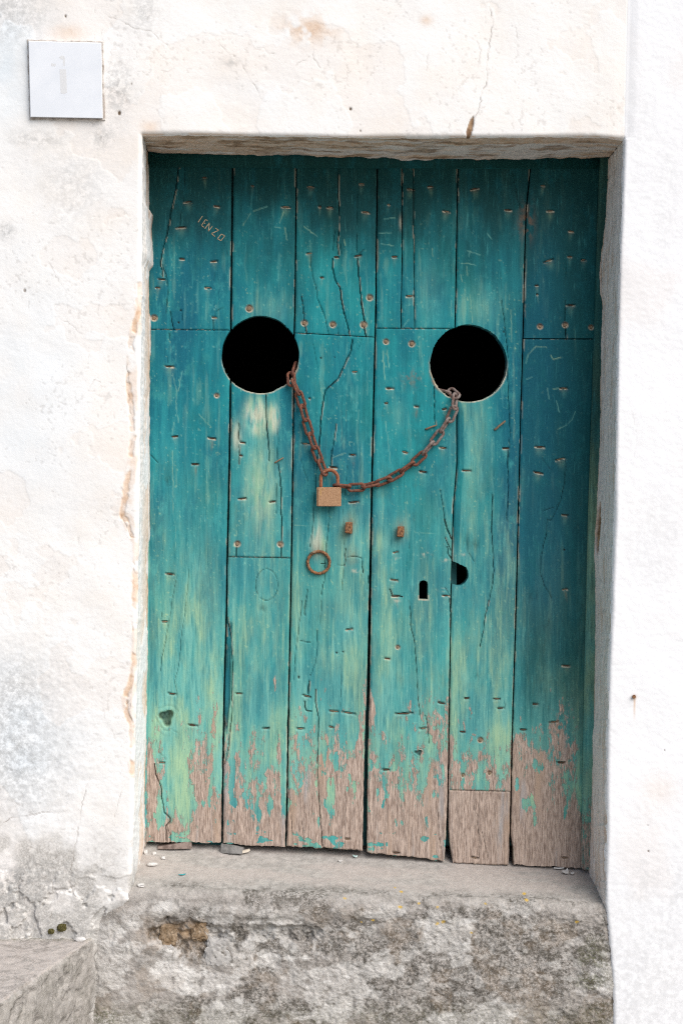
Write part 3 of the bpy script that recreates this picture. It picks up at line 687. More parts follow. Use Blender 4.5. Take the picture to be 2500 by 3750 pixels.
drip = [[tp(t, d[0], d[1]), tp(t, d[2], d[3])] for t in DRIP for d in DRIP[t]]

def door_fields(x, y, bare=0.0):
    """masks and relief of the door face at picture-measured places x, y; relief in metres, + = inward"""
    fade = .80 * blob(x, y, 690, 2650, 95, 330) + .75 * blob(x, y, 610, 2820, 70, 260) + .40 * ss(1500, 2600, y) + 1.5 * blob(x, y, 935, 1525, 40, 65, 1.6) * ss(.25, .45, fbm(x, y, 40, 90, o=3, seed=2)) + 1.2 * blob(x, y, 1003, 1530, 20, 55, 1.6) \
        + .75 * blob(x, y, 960, 1760, 62, 200) + .6 * blob(x, y, 870, 1600, 25, 60) + .9 * blob(x, y, 1158, 1965, 26, 70) + .45 * blob(x, y, 1285, 2440, 36, 300) + .5 * blob(x, y, 1440, 2520, 60, 220) + .42 * blob(x, y, 1725, 1620, 62, 190) \
        + .45 * blob(x, y, 1680, 2450, 36, 100) + .6 * blob(x, y, 1835, 2680, 30, 180) + .30 * blob(x, y, 2020, 2560, 45, 240) + .5 * blob(x, y, 1380 + 30, 1985, 50, 40) + .3 * blob(x, y, 1460, 1520, 26, 50) \
        + .3 * blob(x, y, 985, 1130, 70, 50) + .35 * blob(x, y, 1760, 1120, 70, 70) + .25 * blob(x, y, 1570, 1080, 45, 120) + .35 * blob(x, y, 1290, 1960, 50, 60) + .28 * blob(x, y, 1100, 2500, 30, 300) + .3 * blob(x, y, 700, 2150, 40, 260)
    fade = fade + .30 * ss(2450, 2750, y) * ss(3000, 2900, y)
    fade = fade * (.40 + 1.2 * fbm(x, y, 22, 320, o=5, seed=1)) + .38 * ss(.60, .74, fbm(x, y, 14, 260, o=4, seed=11)) * ss(1500, 2300, y) + .22 * ss(.62, .74, fbm(x, y, 20, 160, o=4, seed=13))
    fade = fade + .45 * ss(.80, .84, fbm(x, y, 7, 9, o=2, seed=15))
    wth_shade = ss(.12, .88, (y - 640) / 620. + (fbm(x, y, 26, 160, o=5, seed=14) - .5) * .35 + (fbm(x, y, 150, 200, o=3, seed=5) - .5) * .4 + .04) * (1 - .88 * ss(1880, 1930, x) * ss(3000, 2300, y))  # unbleached paint plus painted shade: under the lintel and on the right plank
    fade = fade * (.15 + .85 * wth_shade)
    blue = .25 + .55 * blob(x, y, 640, 1350, 130, 420) + .3 * blob(x, y, 800, 1000, 200, 300) + .5 * blob(x, y, 1150, 1640, 110, 190) + .5 * blob(x, y, 1290, 1720, 60, 160) + 1.0 * blob(x, y, 1980, 1700, 110, 700) + .7 * blob(x, y, 1850, 2100, 50, 400) + .4 * blob(x, y, 1900, 1350, 80, 300) \
        + .3 * blob(x, y, 1330, 2200, 60, 120) + .35 * blob(x, y, 1800, 2380, 50, 90) - .5 * ss(2100, 2700, y)
    blue = blue * (.35 + .65 * ss(600, 1050, y))
    blue = np.clip(blue * (.5 + fbm(x, y, 60, 300, o=3, seed=4)), 0, 1)
    n = .40 * fbm(x, y, 19, 130, o=5, seed=6, gain=.62) + .60 * fbm(x, y, 15, 36, o=5, seed=10, gain=.66)
    n2 = fbm(x, y, 90, 260, o=3, seed=9)
    y0 = curve([(520, 2850), (700, 2800), (790, 2780), (830, 2770), (930, 2800), (1060, 2760), (1200, 2800), (1330, 2720), (1420, 2830), (1560, 2760), (1640, 2730), (1660, 2790), (1760, 2850), (1860, 2860), (1880, 2740), (1980, 2800), (2080, 2760), (2140, 2850)])(x)
    p = (y - y0 + 25) / 210. + (n - .5) * 4.4 + (n2 - .5) * 1.5 + .5
    for cx, cy, rx, ry, a in [(790, 2590, 9, 90, 1.25), (1005, 2510, 13, 75, 1.2), (1330, 2620, 16, 170, 1.0), (1360, 2560, 14, 120, .9), (1500, 2540, 22, 40, 1.0), (1550, 2560, 16, 40, .8), (1190, 2525, 12, 14, 1.2), (925, 2480, 5, 40, .9), (550, 2760, 14, 70, 1.), (1590, 2700, 20, 70, .9), (960, 2560, 9, 40, .8), (560, 2900, 20, 140, .8)]:
        p = p + a * blob(x, y, cx, cy, rx, ry)
    p = p - 2.2 * blob(x, y, 645, 2860, 36, 130) - 1.8 * blob(x, y, 800, 2830, 12, 110) - 2.2 * blob(x, y, 1040, 2850, 11, 130) - 1.9 * blob(x, y, 690, 2960, 30, 90) - 2. * blob(x, y, 590, 2960, 22, 60) - 1.8 * blob(x, y, 850, 2860, 8, 110) - .45 * blob(x, y, 1180, 3060, 90, 22) - .5 * blob(x, y, 1390, 3110, 50, 22) - 1.2 * blob(x, y, 2075, 2890, 20, 70) - 1.8 * blob(x, y, 2125, 2850, 12, 130)
    p = p - 2.6 * ss(.62, .68, fbm(x, y, 22, 70, o=5, seed=12)) * ss(3160, 2840, y) - 2.4 * ss(.57, .62, fbm(x, y, 40, 24, o=5, seed=3)) * ss(3020, 3085, y) * (x < 1860) * (bare < 1)
    peel = np.clip((p + bare + .35) / 1.7, 0, 1)
    cream = np.zeros(x.shape, np.float32); dark = np.zeros(x.shape, np.float32); rust = np.zeros(x.shape, np.float32)
    rel = np.zeros(x.shape, np.float32)
    xmin, xmax, ymin, ymax = x.min(), x.max(), y.min(), y.max()
    def near(pts, pad=10):
        a = np.array(pts); return not (a[:, 0].max() < xmin - pad or a[:, 0].min() > xmax + pad or a[:, 1].max() < ymin - pad or a[:, 1].min() > ymax + pad)
    for i, (wd, pts) in enumerate(crk):
        if not near(pts): continue
        s_ = stroke(x, y, wiggle(pts, 1.6, 16, i), max(.15, wd * .36 - .25), 2.3)
        br_ = .30 + .70 * ss(.36, .58, fbm(x, y, 9, 45, o=3, seed=i))
        a = min(1., .04 + wd * .29) * br_
        dark = np.maximum(dark, s_ * a); rel = np.maximum(rel, s_ * min(.005, .0018 * wd))
        if wd > 1.9: cream = np.maximum(cream, .55 * stroke(x, y, [(q_[0] + 3.6, q_[1] + 1) for q_ in pts], .5, 2.2) * ss(.52, .6, fbm(x, y, 10, 40, o=2, seed=i + 3)))
    for pts in drip:
        if near(pts): fade = np.maximum(fade, .62 * stroke(x, y, wiggle(pts, 1.5, 8, 3), .5, 2.6) * (.4 + .8 * fbm(x, y, 12, o=2, seed=2)))
    ca = lambda a: (math.cos(R_(a)), math.sin(R_(a)))
    for i, (cx, cy, l, a) in enumerate(nail_pts):
        if not near([(cx, cy)], 30): continue
        c_, s_ = ca(a + ((i * 71) % 13 - 6) * 1.1); l = l * (.58 + .46 * ((i * 53) % 7) / 6); lx = (x - cx) * c_ + (y - cy) * s_; ly = -(x - cx) * s_ + (y - cy) * c_
        hl = l / 2
        ends = 1 - ss(hl - 2, hl + 2, np.abs(lx))
        g = ends * ss(-5.5, -2.0, ly) * (1 - ss(1.5, 7.5, ly))
        rel = np.maximum(rel, .0042 * g)
        dark = np.maximum(dark, (.25 + .7 * ((i * 29) % 9) / 8) * ends * ss(-4.6, -3.2, ly) * (1 - ss(-2.0, .4, ly)))  # slot shadow painted dark along its upper edge
        fresh = (.95 if cy < 2450 else .18) * (.45 + .55 * ((i * 37) % 11) / 10)
        cream = np.maximum(cream, min(1., fresh * 1.15) * ends * ss(-2.0, .4, ly) * (1 - ss(3.0, 6.0, ly)) * ss(.28, .5, fbm(x, y, 9, 5, o=2, seed=i)))
        rust = np.maximum(rust, .18 * blob(lx, ly, 0, 8, hl * .8, 6)); rust = np.maximum(rust, (i % 5 == 0) * (cy > 1250) * .4 * blob(lx, ly, hl * .3, 20, 4, 22) * ss(.3, .6, fbm(x, y, 6, 40, o=3, seed=i)))
        fade = fade + .22 * blob(lx, ly, 0, 16, hl * .6, 16)
    for cx, cy, r in head_pts:
        if not near([(cx, cy)], 30): continue
        d = np.hypot(x - cx, y - cy)
        rel = np.maximum(rel, .003 * (1 - ss(r, r + 3, d)))
        cream = np.maximum(cream, .7 * ss(r - 4, r - 1, d) * (1 - ss(r + 1, r + 5, d)) * ss(-.9, .3, (y - cy) / r))
        rust = np.maximum(rust, .75 * (1 - ss(r, r + 6, d)))
    pat = np.clip(1.15 * blob(x, y, 935, 1525, 40, 62, 1.7) + 1.1 * blob(x, y, 1004, 1530, 19, 52, 1.7) + .8 * blob(x, y, 868, 1600, 16, 46, 1.5) + .9 * blob(x, y, 1157, 1965, 22, 62, 1.6) + .30 * blob(x, y, 950, 1800, 50, 150), 0, 1)
    cream = np.maximum(cream, .62 * pat * ss(.36, .60, .5 * fbm(x, y, 22, 60, o=5, seed=9) + .5 * fbm(x, y, 8, 40, o=4, seed=2)))
    # knots
    for cx, cy, rx, ry, dp in [(609, 2628, 24, 29, .011), (1531, 2757, 13, 10, .006)]:
        d = np.hypot((x - cx) / rx, (y - cy) / ry) + .22 * np.sin(3 * np.arctan2(y - cy, x - cx) + .6)
        k = 1 - ss(.75, 1.1, d)
        dark = np.maximum(dark, .72 * k * (.5 + .8 * fbm(x, y, 9, o=3, seed=3))); rel = np.maximum(rel, dp * k * (.4 + 1.1 * fbm(x, y, 12, o=3, seed=7)))
        rel = rel + .0012 * np.sin(d * 9) * np.exp(-(d - 1) ** 2) * (d > 1)
    for cx, cy, a in [(1280, 1925, .5), (1468, 1940, .5), (1166, 2015, .4), (1290, 2040, .35)]:
        rust = np.maximum(rust, a * blob(x, y, cx, cy, 22, 34)); fade = fade + .5 * blob(x, y, cx + 4, cy - 12, 26, 34)
    rust = np.maximum(rust, .55 * blob(x, y, 1505, 1385, 32, 30) * ss(.48, .62, fbm(x, y, 18, o=3, seed=5)))
    rust = np.maximum(rust, .7 * blob(x, y, 1925, 815, 26, 60) * ss(.45, .6, fbm(x, y, 18, 30, o=3, seed=6))); cream = np.maximum(cream, .5 * blob(x, y, 1466, 815, 5, 22))
    for cx, cy, a in [(1560, 2030, .7), (1630, 2050, .6), (1450, 2200, .5), (1620, 2160, .4), (1700, 2030, .45), (1690, 2155, .5), (1300, 2090, .7), (1440, 2045, .6)]:
        cream = np.maximum(cream, a * blob(x, y, cx, cy, 13, 6) * ss(.42, .55, fbm(x, y, 10, o=3, seed=8)))
    # rims of the holes: paint worn to bare wood low on the rim, rust where the chain rubs
    sd_ = hole_sd(x, y)
    rim = (1 - ss(2.2, 5.5, sd_)) * (sd_ > -4)
    low = ss(1290, 1400, y) * (y < 1600) + ((y > 2180) & (y < 2215))
    cream = np.maximum(cream, rim * low * (.45 + .6 * fbm(x, y, 18, o=2, seed=3)))
    rust = np.maximum(rust, .9 * (1 - ss(3, 14, sd_)) * blob(x, y, 1590, 1400, 24, 60)); rust = np.maximum(rust, .7 * (1 - ss(2, 9, sd_)) * blob(x, y, 1085, 1375, 22, 34))
    # grain relief, deeper where the paint is gone
    gr_ = fbm(x, y, 7, 130, o=3, seed=3) - .5
    rel = rel - gr_ * (.0012 + .0030 * peel) - (fbm(x, y, 60, 500, o=3, seed=8) - .5) * .003
    # split sliver beside a joint, chamfered board edge, dents
    ql = x - sAB(y) - 3.2
    sl = ss(2272, 2300, y) * ss(2700, 2660, y) * (1 - ss(14, 20, ql + 5 * (fbm(y, 0 * y, 50, o=3, seed=2) - .5) + 10 * ss(2560, 2700, y))) * (ql > -3)
    rel = rel + .0065 * sl; fade = fade * (1 - .9 * sl); blue = np.clip(blue + .7 * sl, 0, 1); dark = np.maximum(dark, .30 * sl * (fbm(x, y, 8, 60, o=3, seed=4) > .5))
    cream = np.maximum(cream, .9 * stroke(x, y, [(829, 2290), (831, 2330)], 2, 3) + .6 * stroke(x, y, [(833, 2690), (824, 2740), (820, 2790)], 1.5, 3))
    qe = x - sDE(y) - 2
    ch = ss(1480, 1520, y) * ss(2040, 1980, y) * (qe > -4)
    rel = rel + .0045 * ch * np.clip(1 - qe / 24, 0, 1); fade = fade * (1 - .8 * ch * (qe < 24))
    for cx, cy, rx, ry, dp in [(1704, 1995, 10, 32, .006), (1740, 2000, 16, 20, .003), (960, 2232, 14, 12, .002), (1288, 1850, 8, 8, .001), (1950, 2185, 20, 20, .002), (1745, 2480, 9, 14, .0015), (560, 1935, 10, 14, .0015), (612, 1765, 7, 16, .002), (1090, 1480, 4, 6, .002), (1175, 1310, 4, 4, .002), (1225, 1308, 3, 3, .002), (663, 1137, 4, 4, .003), (655, 1181, 4, 4, .003), (1232, 2390, 3.5, 3.5, .003), (1256, 2387, 3.5, 3.5, .003), (1094, 2480, 4, 6, .003), (1843, 1215, 4, 4, .003), (2064, 2013, 4, 4, .002)]:
        bb = blob(x, y, cx, cy, rx, ry); rel = rel + dp * bb
        if rx < 5: dark = np.maximum(dark, .9 * ss(.3, .6, bb))
        else: dark = np.maximum(dark, .28 * bb * (fbm(x, y, 6, 30, o=3, seed=6) > .48))
    mm1 = np.stack([np.clip(fade, 0, 1), peel, blue], -1); mm1 = np.concatenate([mm1, wth_shade[..., None]], -1); mm2 = np.stack([np.clip(cream, 0, 1), np.clip(dark, 0, 1), np.clip(rust, 0, 1)], -1)
    return rel, mm1, mm2

def plank(leaf, origin, xl, xr, yt, yb, yoff=0., bare=0., seed=0, hole=True, thick=.030, label=None):
    ys = np.arange(0, 1 + 1e-9, 1. / max(4, round((yb(1000) if callable(yb) else yb) - (yt(1000) if callable(yt) else yt)) / FS))
    ytf = yt if callable(yt) else (lambda q: yt + 0 * q)
    ybf = yb if callable(yb) else (lambda q: yb + 0 * q)
    ymid = ytf(np.array([0.]))[0]
    wmax = np.max(xr(np.linspace(ymid, ymid + 50, 5)) - xl(np.linspace(ymid, ymid + 50, 5)))
    us = np.linspace(0, 1, max(4, int(wmax / FS)) + 1)
    Ug, Tg = np.meshgrid(us, ys)
    yy = ytf(0 * Tg + 1000) + (ybf(0 * Tg + 1000) - ytf(0 * Tg + 1000)) * Tg
    xx = xl(yy) + (xr(yy) - xl(yy)) * Ug
    yy = ytf(xx) + (ybf(xx) - ytf(xx)) * Tg
    xx = xl(yy) + (xr(yy) - xl(yy)) * Ug
    # worn arrises: tiny in-and-out along the edges, ragged foot
    en = lambda s, sd0, a: (fbm(s, 0 * s + sd0, 45, o=4, seed=sd0) - .5) * 2 * a
    ju = np.minimum(Ug, 1 - Ug)
    ragged = np.where(yy > 2600, 3.2, 1.3)
    xx = xx + np.where(Ug < .5, 1, -1) * np.abs(en(yy, seed + 1 + 0, 1.)) * ragged * np.exp(-(ju * wmax / 6) ** 2)
    foot = (ybf(np.array([1000.]))[0] > 3050)
    if foot:
        fr = en(xx, seed + 3, 5.) + (fbm(xx, 0 * xx, 9, o=2, seed=seed) - .5) * 5
        yy = yy + fr * np.exp(-((1 - Tg) * 600 / 40) ** 2)
    nr, nc = xx.shape
    mask = np.ones((nr - 1, nc - 1), bool)
    if hole:
        s0 = hole_sd(xx, yy)
        if s0.min() < 6:
            e = .5
            gx = (hole_sd(xx + e, yy) - hole_sd(xx - e, yy)) / (2 * e); gy_ = (hole_sd(xx, yy + e) - hole_sd(xx, yy - e)) / (2 * e)
            nrm = np.maximum(np.hypot(gx, gy_), .3)
            sn = (np.abs(s0) < FS * .62)
            xx = np.where(sn, xx - gx / nrm ** 2 * s0, xx); yy = np.where(sn, yy - gy_ / nrm ** 2 * s0, yy)
            cxm = (xx[:-1, :-1] + xx[1:, 1:] + xx[1:, :-1] + xx[:-1, 1:]) / 4; cym = (yy[:-1, :-1] + yy[1:, 1:] + yy[1:, :-1] + yy[:-1, 1:]) / 4
            mask = hole_sd(cxm, cym) > 0
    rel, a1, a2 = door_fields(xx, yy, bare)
    ed = np.minimum(ju * wmax, 2.4 * np.minimum(Tg, 1 - Tg) * (yy[-1].mean() - yy[0].mean()))
    rel = rel + .0022 * (1 - ss(0, 7, ed)) + (fbm(yy, 0 * yy, 700, o=2, seed=seed) - .5) * .004
    a2[..., 1] = np.maximum(a2[..., 1], .35 * (1 - ss(0, 4.5, ed)) * (fbm(xx, yy, 9, 40, o=2, seed=5) > .42))
    a2[..., 0] = np.maximum(a2[..., 0], .6 * (1 - ss(1, 5, ed)) * ss(.60, .66, fbm(xx, yy, 8, 60, o=3, seed=seed + 5)))
    V = Wa(xx, yy, YD + yoff); V[..., 1] += rel
    V = V - np.array(origin)
    F = gridF(nr, nc, mask)
    # sides: every open edge is carried back through the thickness of the board
    E = np.concatenate([F[:, [0, 1]], F[:, [1, 2]], F[:, [2, 3]], F[:, [3, 0]]])
    key = np.sort(E, 1); kk = key[:, 0].astype(np.int64) * (nr * nc) + key[:, 1]
    _, ui, cnt = np.unique(kk, return_index=True, return_counts=True)
    B = E[ui[cnt == 1]]
    idx, inv = np.unique(B, return_inverse=True); inv = inv.reshape(B.shape)
    base = V.reshape(-1, 3)[idx]; back = base.copy(); back[:, 1] = YD + yoff + thick - origin[1]
    n0 = nr * nc; nb = len(idx)
    Fs = np.stack([inv[:, 1] + n0, inv[:, 0] + n0, inv[:, 0] + n0 + nb, inv[:, 1] + n0 + nb], -1)
    f1 = a1.reshape(-1, 4); f2 = a2.reshape(-1, 3)
    s1 = f1[idx]; s2 = f2[idx]
    VV = np.concatenate([V.reshape(-1, 3), base, back]); FF = np.concatenate([F, Fs])
    A1 = np.concatenate([f1, s1, s1]); A2 = np.concatenate([f2, s2, s2 * .3 + np.array([0, .5, 0])])
    used, iv = np.unique(FF, return_inverse=True)
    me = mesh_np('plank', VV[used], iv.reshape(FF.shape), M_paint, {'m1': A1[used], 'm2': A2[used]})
    try: me.set_sharp_from_angle(angle=R_(50))
    except Exception: pass
    o = obj('plank', me, leaf)
    if label: o['label'] = label
    sd0 = lambda q: (float(xl(q[1])) <= q[0] <= float(xr(q[1]))) and (float(ytf(q[0])) <= q[1] <= float(ybf(q[0])))
    return o, sd0, yoff

def leaf_empty(nx, ny):
    e = bpy.data.objects.new('door_leaf', None); C.objects.link(e)
    e.location = W(nx, ny, YD); return e
leafL = tag(leaf_empty(960, 3095), 'teal plank door leaf on the left, with the iron ring and scratched name', 'door', 'leaves of the double door')
leafR = tag(leaf_empty(1750, 3160), 'teal plank door leaf on the right, with the keyhole', 'door', 'leaves of the double door')
oL, oR = tuple(leafL.location), tuple(leafR.location)
c0 = lambda v: (lambda q: v + 0 * q)
off = lambda f, d: (lambda q: f(q) + (d(q) if callable(d) else d))
YTOP = 545
lin = lambda x0_, y0_, x1_, y1_: (lambda q: y0_ + (q - x0_) * (y1_ - y0_) / (x1_ - x0_))
ym = lambda f, d: (lambda q: f(q) + d)
tA = lin(540, 1207, 850, 1209); tC = lin(1080, 1219.5, 1370, 1235); tD = lin(1390, 1202.6, 1650, 1204); tF = lin(1914, 1241, 2180, 1242)
tB = lin(830, 2038.4, 1068, 2043); tE = lin(1640, 2893, 1870, 2899)
AL = c0(522)
g = .45
plist = []
def add(leaf, o_, *a, **k): plist.append(plank(leaf, o_, *a, **k))
add(leafL, oL, AL, off(sAB, -3.2), YTOP, ym(tA, -g), seed=1)
add(leafL, oL, AL, off(sAB, -3.2), ym(tA, g), lin(530, 3084, 813, 3087), yoff=.001, seed=2)
add(leafL, oL, off(sAB, 3.2), off(sBC, -2.4), YTOP, c0(1299.3), seed=3)
add(leafL, oL, off(sAB, 3.4), off(sBC, -2.4), c0(1299.3), ym(tB, -g), yoff=-.001, seed=4, label='plank piece with a chalky pale patch under the round hole')
add(leafL, oL, off(sAB, 2.6), off(sBC, -2.2), ym(tB, g), lin(817, 3090, 1046, 3104), yoff=.0015, seed=5, label='plank piece with an oval knot')
add(leafL, oL, off(sBC, 2.4), off(sCD, lambda q: -gCD(q)), YTOP, ym(tC, -g), seed=6)
add(leafL, oL, off(sBC, 2.4), off(sCD, lambda q: -gCD(q)), ym(tC, g), lin(1050, 3102, 1330, 3114), yoff=-.001, seed=7)
d1 = yx([(1472, 540), (1473, 620), (1471, 780), (1472, 950), (1468, 1150), (1468, 1210)]); d2 = yx([(1513, 540), (1514, 900), (1517, 1150), (1518, 1210)])
sCDr = off(sCD, gCD)
add(leafR, oR, sCDr, off(d1, -1.2), YTOP, ym(tD, -g), seed=8)
add(leafR, oR, off(d1, 1.2), off(d2, -.8), YTOP, ym(tD, -g), seed=9)
add(leafR, oR, off(d2, .8), off(sDE, -2.), YTOP, ym(tD, -g), seed=10)
add(leafR, oR, sCDr, off(sDE, -2.), ym(tD, g), lin(1345, 3122, 1630, 3155), yoff=-.0015, seed=11, label='plank with the keyhole cut through it')
add(leafR, oR, off(sDE, 2.), off(sEF, -2.2), YTOP, ym(tE, -g), yoff=.0, seed=12)
add(leafR, oR, off(lambda q: sDE(q) + lE(q), 2.), off(sEF, -3.), ym(tE, g), lin(1655, 3160, 1864, 3170), yoff=.001, bare=3., seed=13, label='bare grey brown repair piece without paint')
add(leafR, oR, off(sEF, 2.2), eF, YTOP, ym(tF, -.3), yoff=-.001, seed=14)
add(leafR, oR, off(lambda q: sEF(q) + lF(q), 2.2), eF, ym(tF, .3), lin(1880, 3169, 2131, 3182), yoff=.0, seed=15)
plist = [p + (i,) for i, p in enumerate(plist)]

# boards behind the planks (they close the joints), cut for the holes as well
def back_board(leaf, origin, xl, xr):
    st = 9.
    xs = np.arange(xl, xr, st); ys = np.arange(540, 3105, st)
    xx, yy = np.meshgrid(xs, ys)
    s0 = hole_sd(xx, yy) - 4
    cut = lambda a, b: np.where(a > sDE(b) + 22, hole_sd(a, b) , np.where((np.abs(a - 1650) < 60) & (np.abs(b - 2096) < 60), 50, hole_sd(a, b))) - 3
    s0 = cut(xx, yy); e = .5
    gx = (cut(xx + e, yy) - cut(xx - e, yy)); gy_ = (cut(xx, yy + e) - cut(xx, yy - e))
    sn = np.abs(s0) < st * .62
    xx = np.where(sn, xx - np.clip(gx, -1, 1) * s0, xx); yy = np.where(sn, yy - np.clip(gy_, -1, 1) * s0, yy)
    cxm = (xx[:-1, :-1] + xx[1:, 1:]) / 2; cym = (yy[:-1, :-1] + yy[1:, 1:]) / 2
    F = gridF(*xx.shape, cut(cxm, cym) > 0)
    V = Wa(xx, yy, YD + .031) - np.array(origin)
    used, iv = np.unique(F, return_inverse=True)
    obj('back_board', mesh_np('back_board', V.reshape(-1, 3)[used], iv.reshape(F.shape), M_ledge), leaf)
back_board(leafL, oL, 528, 1350)
back_board(leafR, oR, 1356, 2185)

def owner(nx, ny):
    for o, f, yo, i in plist:
        if f((nx, ny)): return o, yo, i
    return (plist[1][0], 0, 0) if nx < 1360 else (plist[10][0], 0, 10)

# nails: one mesh of each kind, one object per nail
def clenched():
    P_ = [(-.5, 0, 0), (-.42, -.02, .0), (-.1, -.035, .01), (.2, -.03, -.01), (.42, -.015, 0), (.5, .02, 0)]
    V, F = tube(P_, [.05, .085, .095, .085, .07, .03], seg=6); return pymesh('nail', V, F, M_nail, True)
def nailhead():
    V = []; F = []; n = 9; r = random.Random(4)
    for j, (rr, yy) in enumerate([(1., .25), (.92, -.12), (.55, -.3)]):
        for k in range(n):
            a = 2 * math.pi * k / n; q = rr * (1 + r.uniform(-.10, .10)); V.append((q * math.cos(a), yy, q * math.sin(a)))
    for j in range(2):
        for k in range(n): F.append((j * n + k, j * n + (k + 1) % n, (j + 1) * n + (k + 1) % n, (j + 1) * n + k))
    F.append(tuple(range(2 * n, 3 * n))); return pymesh('nail', V, F, M_rod, False)
def rodnail():
    V, F = tube([(-.5, .16, .02), (-.47, -.02, 0), (-.38, -.10, -.01), (0, -.12, .015), (.4, -.13, 0), (.5, -.12, .01)], [.07, .085, .085, .075, .07, .06], seg=7)
    return pymesh('nail', V, F, M_rod, True)
mN2 = clenched(); mN2.materials[0] = M_rod
mN, mH, mR = clenched(), nailhead(), rodnail()
def put_nail(me, nx, ny, scale, ang, dy):
    o, yo, i = owner(nx, ny)
    org = oL if o.parent == leafL else oR
    x, y, z = W(nx, ny, YD + yo + dy)
    c = obj('nail', me, o, (x - org[0], y - org[1], z - org[2]))
    c.scale = scale; c.rotation_euler = (0, R_(ang), 0)
kD = (D + YD) / D / S
for nx, ny, l, a in nail_pts:
    L_ = l * kD * random.uniform(.48, .72)
    put_nail(random.choice((mN, mN2)), nx + random.uniform(-2, 2), ny - random.uniform(.2, 1.4), (L_, .016, random.uniform(.011, .017)), a, .0030)
for nx, ny, r in head_pts: put_nail(mH, nx, ny, (r * kD * .8, .006, r * kD * .8), random.uniform(0, 90), .0012)
for nx, ny, l, a in rod_pts: put_nail(mR, nx, ny, (l * kD,) * 3, a, -.001)

# square iron studs, ring pull
def stud(nx, ny, w_, h_):
    o, yo, i = owner(nx, ny)
    org = oL if o.parent == leafL else oR
    k = kD; a, b = w_ * k / 2, h_ * k / 2
    r = random.Random(nx)
    V = []; F = []
    prof = [(1.0, .004), (1.0, -.014), (.93, -.0185), (.80, -.0200)]
    ring = [(-1, -1), (-.2, -1.04), (1, -1), (1.05, -.2), (1, 1), (.2, 1.05), (-1, 1), (-1.04, .2)]
    for sc, yy in prof:
        for ux, uz in ring:
            V.append((ux * a * sc + r.uniform(-.0004, .0004), yy + r.uniform(-.0006, .0006), uz * b * sc + r.uniform(-.0006, .0006) - .002 * (yy < -.01)))
    n = len(ring)
    for j in range(len(prof) - 1):
        for q in range(n): F.append((j * n + q, (j + 1) * n + q, (j + 1) * n + (q + 1) % n, j * n + (q + 1) % n))
    F.append(tuple(range((len(prof) - 1) * n, len(prof) * n)))
    x, y, z = W(nx, ny, YD + yo)
    s = obj('iron_stud', pymesh('iron_stud', V, F, M_rust2), o, (x - org[0], y - org[1], z - org[2]))
    s.rotation_euler = (R_(-6), R_(3), R_(-14))
stud(1279, 1932, 22, 40); stud(1468, 1946, 21, 38)

cx, cy, cz = W(1166.7, 2059.4, YD - .006)
rp = []
for i in range(40):
    a = 2 * math.pi * i / 40
    rp.append((.0264 * math.cos(a), -.004 * math.sin(a) * 0 - .003 * (1 - math.sin(a)) * .3, .0264 * math.sin(a)))
V, F = tube(rp, [.0036 + .0006 * math.sin(i * 2.7) for i in range(40)], True, 8, .08, 3)
ring = obj('ring_pull', pymesh('ring_pull', V, F, M_rust2, True), leafL, (cx - oL[0], cy - oL[1], cz - oL[2]))
st_ = [(-.006, .012, .0), (-.006, -.004, .0), (-.003, -.0085, .0), (.003, -.0085, -.001), (.006, -.004, -.001), (.006, .012, -.001)]
V, F = tube(st_, .0027, False, 7, .1, 2)
stp = obj('staple', pymesh('staple', V, F, M_rod, True), ring, (-.0135, .002, .0245)); stp.rotation_euler = (0, R_(-30), 0)

# the name scratched into the paint
def ribbon_mesh(name, segs, wd, mat, Y, origin):
    V = []; F = []
    for (ax, ay), (bx, by) in segs:
        dx, dy = bx - ax, by - ay; l = math.hypot(dx, dy) + 1e-6
        nx, ny = -dy / l * wd / 2, dx / l * wd / 2
        for px, py, t in [(ax, ay, 0), (bx, by, 1)]:
            for s_ in (1, -1):
                x, y, z = W(px + nx * s_ * .9, py + ny * s_ * .9, Y); V.append((x - origin[0], y - origin[1], z - origin[2]))
        for px, py, t in [(ax, ay, 0), (bx, by, 1)]:
            for s_ in (1, -1):
                x, y, z = W(px + nx * s_, py + ny * s_, Y + .0045); V.append((x - origin[0], y - origin[1], z - origin[2]))
        b = len(V) - 8
        F += [(b, b + 1, b + 3, b + 2), (b, b + 2, b + 6, b + 4), (b + 1, b + 5, b + 7, b + 3), (b, b + 4, b + 5, b + 1), (b + 2, b + 3, b + 7, b + 6)]
    return pymesh(name, V, F, mat)
e1 = (.79, .61); e2 = (.56, -.80)
def LT(ox, oy, strokes, h=72, w_=42):
    out = []
    for a, b, c, d in strokes:
        P1 = (ox + e1[0] * a * w_ + e2[0] * b * h, oy + e1[1] * a * w_ + e2[1] * b * h)
        P2 = (ox + e1[0] * c * w_ + e2[0] * d * h, oy + e1[1] * c * w_ + e2[1] * d * h)
        out.append((tp('a1', *P1), tp('a1', *P2)))
    return out
segs = LT(590, 690, [(0, 0, 0, 1.05)]) + LT(622, 720, [(0, 0, 0, 1), (0, 1, .55, 1), (0, .5, .45, .5), (0, 0, .7, 0)]) + LT(655, 750, [(0, 0, .1, 1), (.1, 1, 1, 0), (1, 0, 1.1, .9)]) \
    + LT(716, 800, [(0, .95, .95, 1), (.95, 1, .0, .05), (0, .05, 1.05, 0)]) + LT(776, 846, [(0, 0, .1, .8), (.1, .8, 1.0, .9), (1.0, .9, .9, .05), (.9, .05, 0, 0)])
pA = plist[0]
obj('scratched_lettering', ribbon_mesh('scratched_lettering', segs, 3.0, M_scratch, YD - .0012, oL), pA[0])

